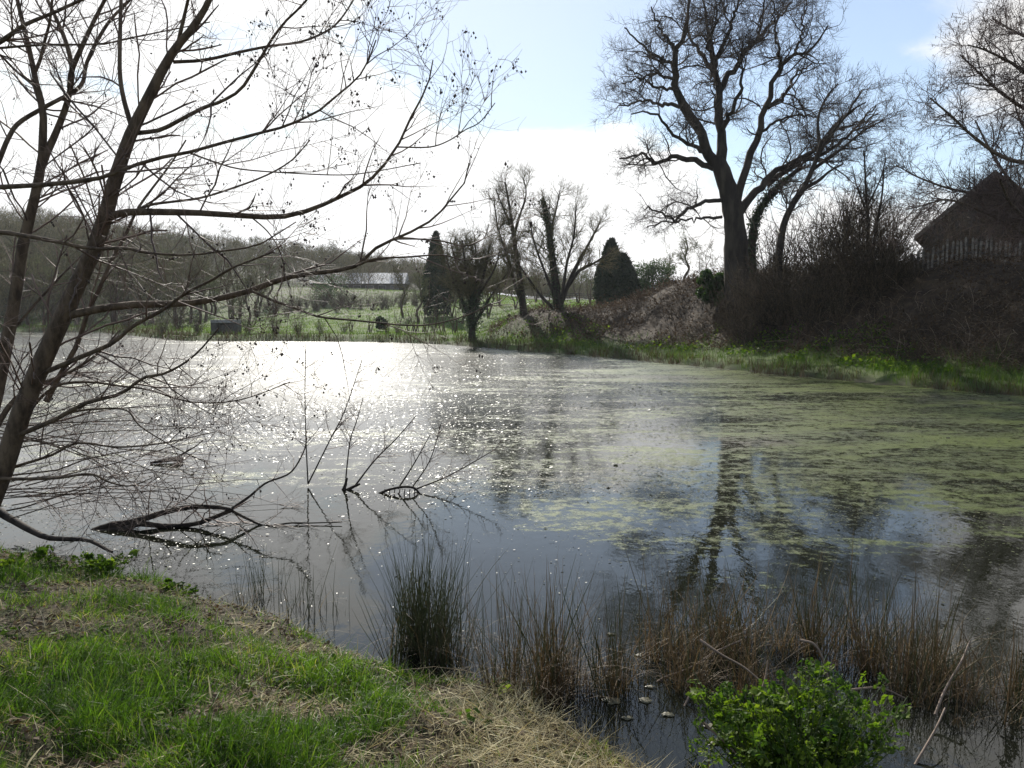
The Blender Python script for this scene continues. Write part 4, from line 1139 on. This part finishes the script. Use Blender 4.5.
def shore_block():
    b = ground_pt(228, 70.5); x, y, z = b
    z = max(z, 0.3)
    T = thing('stone_platform', (x, y, z), 'low flat-topped grey concrete block at the far water edge', 'platform')
    m = MB(); m.box(x - 1.12, x + 1.12, y - .6, y + .6, z + .9, z + 1.15); m.build('top_slab', STONE, T, smooth=False)
    for dx in (-.9, .9): MB().box(x + dx - .25, x + dx + .25, y - .5, y + .5, z - .6, z + .898).build('support', DARKSTONE, T, smooth=False)
    MB().box(x - .65, x + .65, y - .2, y + .45, z - .6, z + .89).build('back_wall', DARKSTONE, T, smooth=False)
shore_block()

# ------------------------------------------------------------------ the near alder, leaning in from the left bank
def cones_on(m, P, n, size, drop=0.05):
    """little clusters of old cones round the ends of twigs"""
    e = ends(P, n); k = len(e)
    c = np.repeat(e, 5, 0) + RNG.normal(0, 0.016, (k * 5, 3)) - np.array([0, 0, drop * 0.4])
    c = c[RNG.random(len(c)) < 0.7]
    m.blobs(c, RNG.uniform(size * 0.55, size, len(c)))
def near_tree(name, label, base, trunks, limbs, twig_spec, cones, root=True):
    T = thing(name, base, label, 'tree')
    m = MB()
    for p, r in trunks: m.tubes(p, r, 12, 0.02)
    m.build('trunk', BARK, T)
    for p, r in limbs: MB().tubes(p, r, 8, 0.025).build('branch', BARK, T)
    P, R = stack(trunks + limbs)
    lv = crown_twigs(P, R, *twig_spec[0:3], up=0.03, wob=0.13, k=6, ang=(25, 65), caps=twig_spec[3])
    tw = MB()
    for i, (p, r) in enumerate(lv): tw.tubes(p, np.maximum(r, 0.0010), 4 if i == 0 else 3)
    tag(tw.build('twigs', TWIG, T), kind='stuff')
    if cones:
        cm = MB()
        pick = lv[1][0]; u = pick[:, -1, 0] / np.maximum(pick[:, -1, 1], .1) * F + 512
        w = sstep(130, 330, u)
        sel = pick[RNG.random(len(pick)) < 0.15 + 0.85 * w]
        cones_on(cm, sel, cones, 0.009)
        tag(cm.build('seed_cones', CONE, T), kind='stuff')
    return T
D = 7.0
tr = [trace([(-45, 590), (-18, 520), (0, 478), (25, 402), (50, 345), (75, 290), (100, 235), (112, 190), (125, 150), (135, 125), (150, 95), (165, 65), (178, 45), (195, 25), (212, -5), (228, -45)], D, D - .2, 24, 4.5, 0, 0.85)]
li = []
def l(uv, w0, w1, d0, d1): li.append(trace(uv, d0, d1, w0 * 0.74, max(0.95, w1 * 0.74), 0.12))
l([(176, 52), (181, 30), (188, 0), (196, -35)], 6, 3.5, 6.9, 6.6)
l([(132, 128), (124, 100), (120, 75), (120, 40), (121, 0), (122, -40)], 7, 4, 6.95, 7.3)
l([(138, 133), (160, 130), (180, 120), (205, 107), (220, 102), (240, 90), (255, 68), (270, 42), (285, 22), (305, 2), (320, -22)], 6.5, 2.5, 6.95, 6.2)
l([(173, 62), (205, 60), (240, 52), (270, 46), (300, 42), (325, 32), (340, 20), (356, -4)], 5, 2, 6.9, 7.6)
l([(95, 244), (104, 222), (115, 215), (130, 212), (165, 212), (200, 213), (250, 216), (280, 217), (310, 210), (333, 200), (360, 187), (377, 173), (397, 147), (413, 113), (427, 87), (433, 60)], 13, 1.6, 6.95, 6.3)
l([(397, 147), (430, 147), (450, 140), (465, 130), (480, 122), (495, 103)], 2.2, 1.2, 6.45, 6.2)
l([(128, 214), (150, 205), (170, 202), (200, 198), (233, 188), (267, 175), (292, 160), (310, 140)], 4.5, 1.6, 6.9, 7.5)
l([(66, 316), (80, 313), (116, 306), (149, 304), (183, 304), (216, 299), (249, 291), (276, 281), (299, 275), (325, 272), (351, 268), (363, 260), (376, 248), (394, 239), (417, 229), (437, 216), (447, 203), (463, 186), (469, 163)], 12, 1.6, 6.95, 6.4)
l([(356, 266), (374, 259), (407, 257), (442, 255), (463, 260), (478, 258)], 3.6, 1.3, 6.6, 6.9)
l([(394, 239), (417, 239), (442, 241), (463, 246), (483, 239), (489, 224)], 2.6, 1.2, 6.5, 6.3)
l([(252, 291), (272, 300), (300, 310), (320, 317), (351, 320), (381, 323), (402, 325), (427, 325), (452, 320), (475, 312), (491, 303)], 4, 1.3, 6.7, 6.0)
l([(40, 374), (53, 369), (83, 356), (113, 343), (133, 326), (163, 310), (186, 293), (212, 280), (232, 268), (252, 260), (274, 252)], 8, 2.2, 7.0, 6.2)
l([(12, 438), (26, 432), (54, 420), (86, 403), (120, 394), (143, 378), (163, 374), (183, 364), (200, 350), (219, 328)], 8, 2, 7.0, 6.3)
l([(22, 420), (52, 388), (86, 382), (120, 386), (150, 390), (190, 402), (240, 400), (290, 382)], 4.5, 1.3, 7.0, 7.6)
l([(5, 470), (17, 466), (52, 455), (77, 443), (115, 447), (149, 445), (178, 440), (215, 432)], 5, 1.3, 7.0, 7.4)
l([(40, 425), (69, 413), (97, 409), (126, 410), (140, 426), (172, 446), (205, 462)], 4, 1.3, 6.9, 6.6)
l([(-12, 478), (20, 479), (57, 478), (90, 474), (109, 482), (130, 486), (152, 478)], 6, 1.4, 6.9, 6.9)
l([(46, 402), (60, 375), (77, 345), (87, 315), (101, 285), (113, 257), (125, 236), (137, 210), (151, 190), (170, 165), (186, 140)], 8, 2, 7.2, 7.8)
l([(250, 216), (268, 232), (280, 252), (284, 275), (275, 300)], 2.2, 1.1, 6.7, 6.4)
near_tree('alder_tree', 'leaning bare alder with thick grey-brown trunk crossing the left of the pond', tr[0][0][0] + np.array([0, 0, 0.1]), tr, li,
          None or ((5.5, 7.5, 9.0), (0.85, 0.5, 0.3), (0.0042, 0.0024, 0.0017), (900, 5200, 20000)), 1500)
# second alder stem behind, at the frame's left edge
D2 = 8.3
tr2 = [trace([(-70, 575), (-40, 520), (-18, 450), (-4, 395), (6, 345), (15, 300), (22, 250), (30, 217), (37, 187), (42, 160), (43, 133), (43, 110), (37, 87), (33, 67), (27, 40), (20, 12), (12, -25)], D2, D2, 17, 3.2, 0, 0.8)]
li = []
l([(40, 170), (48, 150), (55, 135), (65, 110), (70, 90), (72, 70), (67, 45), (57, 20), (46, -4), (38, -30)], 11, 3.5, 8.3, 8.6)
l([(70, 88), (72, 70), (85, 40), (97, 15), (110, -10)], 8, 4, 8.35, 8.0)
l([(66, 97), (82, 84), (87, 62), (100, 36), (112, 18), (128, 2), (140, -14)], 6, 3, 8.35, 8.7)
l([(-30, 235), (0, 158), (10, 135), (20, 122), (45, 107), (62, 98), (70, 94)], 7, 5, 8.0, 8.35)
l([(35, 72), (40, 60), (45, 40), (50, 20), (53, -10)], 5, 3, 8.3, 8.1)
l([(-60, 80), (-25, 55), (0, 42), (25, 25), (55, 12), (90, -4)], 8, 4, 7.4, 7.2)
l([(-40, 50), (0, 48), (40, 45), (100, 44), (130, 38), (170, 30), (210, 22)], 4, 1.5, 7.6, 7.2)
l([(-30, 30), (0, 55), (15, 70), (34, 86)], 3, 3, 7.9, 8.3)
l([(-60, 228), (0, 232), (26, 236), (54, 241), (81, 247), (101, 249), (125, 248), (141, 252), (161, 254), (190, 255), (230, 250), (258, 245), (280, 232), (296, 222)], 7, 1.6, 6.7, 6.2)
l([(-60, 190), (0, 187), (40, 185), (90, 180), (115, 173), (150, 160), (190, 152), (240, 138), (280, 128), (300, 120), (320, 110), (335, 97), (350, 85), (365, 68), (376, 40)], 7.5, 1.8, 6.6, 6.0)
l([(190, 153), (212, 161), (240, 169), (290, 173), (340, 175), (372, 172), (420, 163)], 2.5, 1.1, 6.4, 6.6)
l([(-20, 460), (10, 405), (40, 385), (70, 372), (100, 352), (120, 330)], 9, 2.2, 8.2, 8.8)
l([(0, 345), (30, 310), (55, 282), (75, 262), (98, 240)], 4, 1.6, 8.3, 8.8)
near_tree('alder_tree', 'dark upright alder with forked stems at the left edge of the view', tr2[0][0][0] + np.array([0, 0, 0.1]), tr2, li,
          ((4.8, 7.0, 8.5), (0.95, 0.55, 0.32), (0.0045, 0.0026, 0.0019), (900, 4600, 16000)), 600)
# low brushwood sweeping over the water below the alders
def brush():
    n = 32
    u0 = RNG.uniform(-40, 30, n); v0 = RNG.uniform(415, 520, n)
    pts = [at(a_, b_, RNG.uniform(7.4, 9.2)) for a_, b_ in zip(u0, v0)]
    st = np.array(pts)
    an = RNG.uniform(-0.35, 0.55, n)
    d = np.stack([np.cos(an), np.sin(an), RNG.normal(0.08, 0.12, n)], -1)
    P = wander(st, d, RNG.uniform(1.4, 3.4, n), 9, 0.10, -0.012)
    P[..., 2] = np.maximum(P[..., 2], 0.03)
    R = RNG.uniform(0.004, 0.010, n)[:, None] * np.linspace(1, 0.25, 9)[None]
    T = thing('willow_brushwood', (-5.6, 8.2, 0.1), 'tangle of low bare branches sweeping over the water beneath the leaning alder', 'branches')
    MB().tubes(P, R, 5).build('stems', BARK, T)
    lv = crown_twigs(P, R, (4.2, 4.5), (0.75, 0.35), (0.0038, 0.0022), up=0.0, wob=0.14, k=5, caps=(420, 1500), tmin=0.1)
    tw = MB()
    for p, r in lv:
        p[..., 2] = np.maximum(p[..., 2], 0.012); tw.tubes(p, r, 3)
    tag(tw.build('twigs', TWIG, T), kind='stuff')
brush()

# ------------------------------------------------------------------ dead wood in the water
def fallen(name, label, specs, mat, cat='branch', twig=None, sides=8, group=None, cap=True):
    """specs: list of (uv, d0, d1, w0, w1); the first is the main stem"""
    L = [trace(uv, d0, d1, w0 * 0.74, max(w1 * 0.74, 0.8)) for uv, d0, d1, w0, w1 in specs]
    T = thing(name, L[0][0][0], label, cat, group)
    for i, (p, r) in enumerate(L):
        MB().tubes(p, r, sides, 0.06, cap).build('stem' if i == 0 else 'side_branch', mat, T)
    if twig:
        P, R = stack(L)
        lv = crown_twigs(P, R, *twig, up=0.04, wob=0.15, k=5, tmin=0.25, caps=(160, 600))
        tw = MB()
        for p, r in lv:
            if len(p): p[..., 2] = np.maximum(p[..., 2], 0.01); tw.tubes(p, r, 3)
        if tw.n: tag(tw.build('twigs', TWIG, T), kind='stuff')
    return T
fallen('fallen_branch', 'dark forked branch looping low over the water in front of the leaning alder',
       [([(93, 532), (110, 526), (140, 520), (165, 512), (190, 507), (215, 507), (232, 510)], 8.55, 8.7, 11, 5.5),
        ([(97, 533), (125, 529), (140, 524), (165, 526), (195, 524), (215, 517), (232, 510)], 8.5, 8.7, 9, 5.5),
        ([(230, 510), (250, 496), (266, 483), (290, 473), (303, 453), (307, 438)], 8.7, 9.3, 4.5, 1.4),
        ([(230, 510), (248, 519), (266, 526), (290, 523), (310, 523), (342, 522)], 8.7, 8.75, 4.5, 1.4)], DEADWOOD, twig=((7, 8), (0.6, 0.3), (0.0035, 0.0022)))
fallen('fallen_branch', 'thick dark limb lying along the near bank at the left edge of the water',
       [([(-60, 490), (-20, 503), (0, 512), (23, 526), (49, 538), (86, 540), (112, 552)], 8.85, 7.35, 17, 4)], DEADWOOD)
fallen('driftwood', 'small dark wedge of driftwood floating beyond the forked branch',
       [([(150, 463), (162, 461), (174, 459), (182, 460)], 12.3, 12.5, 2.5, 9), ([(174, 459), (186, 452), (196, 446), (203, 440)], 12.4, 12.4, 3, 1.2), ([(182, 463), (192, 465), (202, 466)], 12.4, 12.4, 3, 1)], DEADWOOD, 'driftwood')
def sticks():
    sp = [([(345, 486), (350, 442), (357, 420), (363, 398)], 10.6, 10.8, 2.2, .9, 'twiggy stick standing upright in the water left of the arched brushwood'),
          ([(354, 487), (375, 460), (395, 440), (416, 416)], 10.5, 10.9, 2.6, 1.0, 'bare stick slanting right out of the water beside the upright stick'),
          ([(398, 489), (415, 462), (430, 435)], 10.4, 10.7, 2.6, 1.0, 'thin stick rising from behind the arched brushwood'),
          ([(412, 488), (430, 460), (441, 424)], 10.3, 10.5, 2.0, 0.9, 'steep thin stick just right of the arched brushwood'),
          ([(414, 490), (450, 475), (496, 449)], 10.4, 10.7, 2.6, 1.0, 'long low stick pointing right from the arched brushwood'),
          ([(308, 484), (306, 440), (305, 390), (306, 343)], 10.7, 10.9, 2.2, 0.9, 'tall straight whip standing in the water above the forked branch'),
          ([(308, 484), (330, 440), (345, 410), (362, 360)], 10.7, 11.2, 2.4, 0.9, 'long whip leaning right from the foot of the tall straight whip')]
    for uv, d0, d1, w0, w1, lab in sp:
        fallen('bare_stick', lab, [(uv, d0, d1, w0, w1)], DEADWOOD, 'stick', ((14, 11), (0.45, 0.22), (0.0042, 0.003)), 6)
    # stumps at the foot of the sticks
    fallen('brushwood_arch', 'dark arched dead branch with rib-like twigs half sunk in the water',
           [([(376, 495), (388, 490), (402, 487), (414, 488), (420, 494)], 10.3, 10.3, 4, 3), ([(376, 496), (392, 499), (408, 501), (424, 504)], 10.2, 10.1, 3.5, 1.5)]
           + [([(x, 501 - (i % 2)), (x + 1, 495), (x + 2, 489)], 10.2, 10.25, 2.2, 1.4) for i, x in enumerate(range(383, 416, 5))], DEADWOOD, 'branch', None, 6)
    fallen('dead_stump', 'small dark stump poking out of the water at the foot of the sticks', [([(342, 493), (345, 486), (347, 478)], 10.5, 10.5, 7, 3), ([(346, 491), (353, 487), (360, 484)], 10.5, 10.5, 6, 3)], DEADWOOD, 'stump', None, 7)
sticks()
fallen('floating_log', 'pale brown log floating at the right edge of the water', [([(972, 694), (990, 692), (1010, 691), (1040, 692), (1080, 692)], 4.95, 5.0, 7, 11), ([(1000, 690), (1006, 682), (1014, 676)], 4.97, 4.97, 3, 1.5)], PALEWOOD, 'log')
fallen('floating_log', 'darker sunken log lying just below the pale brown log', [([(968, 706), (990, 704), (1020, 703), (1075, 706)], 4.7, 4.75, 5, 9)], DEADWOOD, 'log')

# ------------------------------------------------------------------ rushes, herbs
def rush_clump(u, v, hpx, wpx, n, label, brown=0.3, skirt=300, straight=1.0):
    b = on_z(u, v, 0.0); d = b[1]
    h, w = hpx * d / F, wpx * d / F
    T = thing('rush_clump', (b[0], b[1], -0.05), label, 'rushes', 'rush clumps at the near water edge')
    # several tufts make one clump
    n = int(n * 0.68); skirt = int(skirt * 0.6)
    nt_ = max(5, int(w / 0.05)); tx = RNG.uniform(-0.5, 0.5, nt_) * w; ty = RNG.normal(0, 0.13, nt_)
    i = RNG.integers(0, nt_, n)
    B = np.stack([b[0] + tx[i] + RNG.normal(0, 0.035, n), b[1] + ty[i] + RNG.normal(0, 0.035, n), np.full(n, -0.06)], -1)
    a = RNG.uniform(0, 6.28, n); e = np.abs(RNG.normal(0, 0.22, n)) / straight
    dr = np.stack([np.cos(a) * np.sin(e), np.sin(a) * np.sin(e), np.cos(e)], -1)
    L = h * np.clip(RNG.beta(2.4, 2.4, n) * 1.5, 0.2, 1.35)
    P = wander(B, dr, L, 6, 0.05, -0.012)
    R = (0.001 + RNG.gamma(3, 0.0004, n))[:, None] * np.array([[1, 1, .95, .85, .6, .2]])
    m = MB(); m.tubes(P, R, 3)
    m.r = [np.repeat(np.clip(RNG.beta(2, 2, n) * 0.5 + brown * RNG.random(n) * 1.2, 0, 1), 18)]
    m.build('green_stems', RUSH, T)
    if skirt:
        i = RNG.integers(0, nt_, skirt)
        Bs = np.stack([b[0] + tx[i] + RNG.normal(0, 0.06, skirt), b[1] + ty[i] + RNG.normal(0, 0.06, skirt), np.full(skirt, 0.0)], -1)
        sm = MB(); sm.blades(Bs, RNG.uniform(0, 6.28, skirt), RNG.gamma(5, 0.065, skirt) * h / 0.7 + .08, RNG.uniform(0.002, 0.0045, skirt), RNG.uniform(0.1, 0.9, skirt), RNG.uniform(0.3, 2.0, skirt), 6)
        sm.build('dead_leaves', DEADRUSH, T)
rush_clump(405, 652, 108, 86, 600, 'dark green upright rush clump at the water edge left of the brown tussock', 0.15, 160)
rush_clump(455, 668, 100, 60, 120, 'sparse thin rushes between the dark rush clump and the brown tussock', 0.25, 110, .8)
rush_clump(545, 694, 125, 130, 430, 'broad rush tussock with brown dead base at the corner of the bank', 0.5, 900, .8)
rush_clump(608, 690, 110, 60, 180, 'narrow rush clump on the right shoulder of the brown tussock', 0.45, 200, .9)
rush_clump(690, 664, 105, 90, 260, 'reddish brown rushes in the water left of the green herb bush', 0.65, 340, .75)
rush_clump(760, 654, 85, 120, 330, 'brown rushes standing in the water directly behind the green herb bush', 0.65, 420, .7)
rush_clump(838, 650, 95, 90, 260, 'mixed green and brown rushes behind the right side of the green herb bush', 0.4, 260, .8)
rush_clump(900, 672, 105, 90, 280, 'rush clump with bent straw-coloured leaves right of the green herb bush', 0.5, 480, .65)
rush_clump(948, 704, 90, 80, 150, 'thin straggling rushes beside the pale floating log', 0.5, 220, .6)
rush_clump(722, 692, 80, 90, 220, 'low red-brown rushes in the gap just behind the left side of the green herb bush', 0.75, 360, .6)
rush_clump(1000, 700, 85, 80, 170, 'straggling red-brown rushes at the right edge above the pale floating log', 0.7, 240, .6)
rush_clump(262, 598, 60, 46, 60, 'small sparse rush tuft at the water edge left of the dark clump', 0.1, 20)
rush_clump(318, 612, 62, 60, 60, 'sparse thin rush stems in the water above the bank turf', 0.1, 15)
# bent straw stalks
def stalks():
    sp = [([(640, 700), (660, 680), (690, 668), (715, 652), (742, 640)], 4.9, 5.1, 'pale bent reed stalk leaning over the dark water left of the herb bush'),
          ([(672, 742), (682, 712), (692, 690)], 4.5, 4.7, 'short pale stalk standing at the left of the herb bush'),
          ([(800, 640), (815, 645), (825, 665), (830, 690)], 4.4, 4.3, 'curved straw stalk arching over the top of the herb bush'),
          ([(758, 700), (765, 680), (768, 660)], 3.9, 3.95, 'upright pale dead stem in front of the herb bush leaves'),
          ([(850, 690), (880, 688), (905, 698)], 4.5, 4.6, 'pale stalk lying flat to the right of the herb bush'),
          ([(935, 715), (945, 690), (962, 660), (970, 640)], 4.4, 4.8, 'leaning straw stalk beside the thin rushes at the right'),
          ([(915, 765), (935, 730), (945, 708)], 4.0, 4.3, 'pale dead stem slanting up at the lower right of the herb bush'),
          ([(700, 720), (728, 745), (750, 770)], 3.8, 3.6, 'straw stalk sloping down across the lower left of the herb bush'),
          ([(700, 640), (722, 655), (745, 668), (770, 690)], 4.6, 4.3, 'dead stalk slanting down behind the herb bush top')]
    for uv, d0, d1, lab in sp:
        p, r = trace(uv, d0, d1, 3.2, 1.6)
        o = MB().tubes(p, r, 5).build('dead_stalk', PALEWOOD, origin=p[0]); tag(o, lab, 'stalk')
stalks()
def herb(center, w, dpt, h, nst, label, name='herb_bush', leaf=0.0145, mat=None):
    cx, cy_, cz_ = center
    T = thing(name, center, label, 'plant')
    a = RNG.uniform(0, 6.28, nst); rr = np.sqrt(RNG.random(nst))
    B = np.stack([cx + np.cos(a) * rr * w * 0.22, cy_ + np.sin(a) * rr * dpt * 0.25, np.full(nst, cz_ - .04)], -1)
    d = np.stack([np.cos(a) * rr * w * 0.8, np.sin(a) * rr * dpt * 0.7, np.full(nst, h * 0.75)], -1)
    L = h * RNG.uniform(0.55, 1.0, nst) * (0.7 + 0.5 * vnoise(a * 2.2, rr * 3.0, 23))
    P = wander(B, d, L, 7, 0.07, 0.03)
    R = np.tile(np.linspace(0.004, 0.0016, 7), (nst, 1))
    MB().tubes(P, R, 4).build('stems', STEMG, T)
    # feathery leaves: side stalks, each carrying leaflets
    q, qr = spawn(P, R, 16, ang=(40, 75), abs_len=0.12, up=0.02, wob=0.06, k=5, rmin=0.001, tmin=0.3)
    nl = 10
    n = len(q)
    t = np.linspace(0.25, 1, nl)[None, :].repeat(n, 0); f = t * 4; i0 = np.minimum(f.astype(int), 3); fr = (f - i0)[..., None]
    ix = np.arange(n)[:, None]
    c = q[ix, i0] * (1 - fr) + q[ix, i0 + 1] * fr
    T_ = unit(q[:, -1] - q[:, 0]); sd_ = unit(np.cross(T_, [[0, 0, 1.0]]) + 1e-4)
    sgn = np.where(np.arange(nl) % 2 == 0, 1, -1)[None, :, None]
    c = c + sd_[:, None, :] * sgn * (0.022 * (1.15 - 0.7 * t))[..., None]
    nrm = np.cross(sd_, T_)[:, None, :] + 0.45 * RNG.standard_normal((n, nl, 3))
    m = MB(); m.leaves(c.reshape(-1, 3), nrm.reshape(-1, 3), np.repeat(leaf * (0.55 + RNG.gamma(3, 0.2, n)), nl) * RNG.uniform(0.7, 1.3, n * nl), 1.5, np.repeat(np.clip(RNG.normal(.5, .2, n), 0, 1), nl), 0.12)
    m.tubes(q, qr, 3)
    tag(m.build('leaves', mat or HERB, T), kind='stuff')
bz = float(gz(np.array([BUSH[0]]), np.array([BUSH[1]]))[0])
herb((BUSH[0], BUSH[1], bz), 0.58, 0.46, 0.62, 240, 'bright green feathery-leaved herb bush at the water edge in the lower right')
sp_ = on_z(712, 752, 0.05)
herb((sp_[0], sp_[1], 0.02), 0.3, 0.22, 0.13, 16, 'small low green sprig on the water left of the herb bush')
for u, d, w, h, n, lab in ((78, 6.75, .5, .2, 26, 'low green leafy plants on the bank top beside the water at the left'), (20, 6.6, .5, .2, 26, 'leafy green patch at the left edge of the bank below the dark limb'),
                           (102, 6.6, .22, .26, 14, 'taller leafy green sprig at the bank edge above the forked branch reflection'), (168, 6.1, .3, .16, 14, 'small dark green tuft of leaves on the bank edge')):
    g = ground_pt(u, d); herb(g, w, w * .7, h, n, lab, 'leafy_plant', 0.022)
for i, (u, v, s) in enumerate([(612, 700, .09), (652, 687, .055), (646, 700, .07), (628, 718, .06), (668, 714, .06), (720, 702, .09), (712, 726, .08), (716, 742, .07), (640, 655, .06), (610, 634, .05), (662, 660, .045)]):
    p = on_z(u, v, 0.006)
    m = MB(); k = 22
    th = np.linspace(0, 6.28, k, endpoint=False); e = s * 0.8 * (0.15 + 0.6 * vnoise(th * 1.6, np.full(k, i * 3.1), 17) + 0.45 * RNG.random(k))
    V = [p + np.array([0, 0, 0.004])]
    for q_, zz in ((0.5, 0.0035), (0.85, 0.0025), (1.0, -0.002)):
        V += list(p + np.stack([np.cos(th) * e * q_, np.sin(th) * e * q_ * 0.75, zz + RNG.normal(0, 0.001, k)], -1))
    qd = [(1 + r_ * k + j, 1 + (r_ + 1) * k + j, 1 + (r_ + 1) * k + (j + 1) % k, 1 + r_ * k + (j + 1) % k) for r_ in range(2) for j in range(k)]
    m._add(np.array(V), qd, [(0, 1 + j, 1 + (j + 1) % k) for j in range(k)], RNG.random(len(V)))
    o = m.build('foam_patch', PALELEAF, origin=tuple(p)); tag(o, 'small pale patch of scum floating on the dark water near the herb bush', 'scum patch', 'pale scum patches on the dark water')

# ------------------------------------------------------------------ air
def haze():
    m = bpy.data.materials.new('haze_air'); m.use_nodes = True
    t = m.node_tree; t.nodes.remove(t.nodes['Principled BSDF'])
    v = N(t, 'ShaderNodeVolumePrincipled')
    v.inputs['Color'].default_value = (0.86, 0.9, 0.95, 1)
    v.inputs['Density'].default_value = HAZE
    v.inputs['Anisotropy'].default_value = 0.35
    t.links.new(v.outputs[0], t.nodes['Material Output'].inputs['Volume'])
    b = MB().box(-6600, 6600, -6600, 6600, -3.0, 70.0)
    o = b.build('haze', m, smooth=False)
    tag(o, kind='stuff')
HAZE = 0.0002
haze()
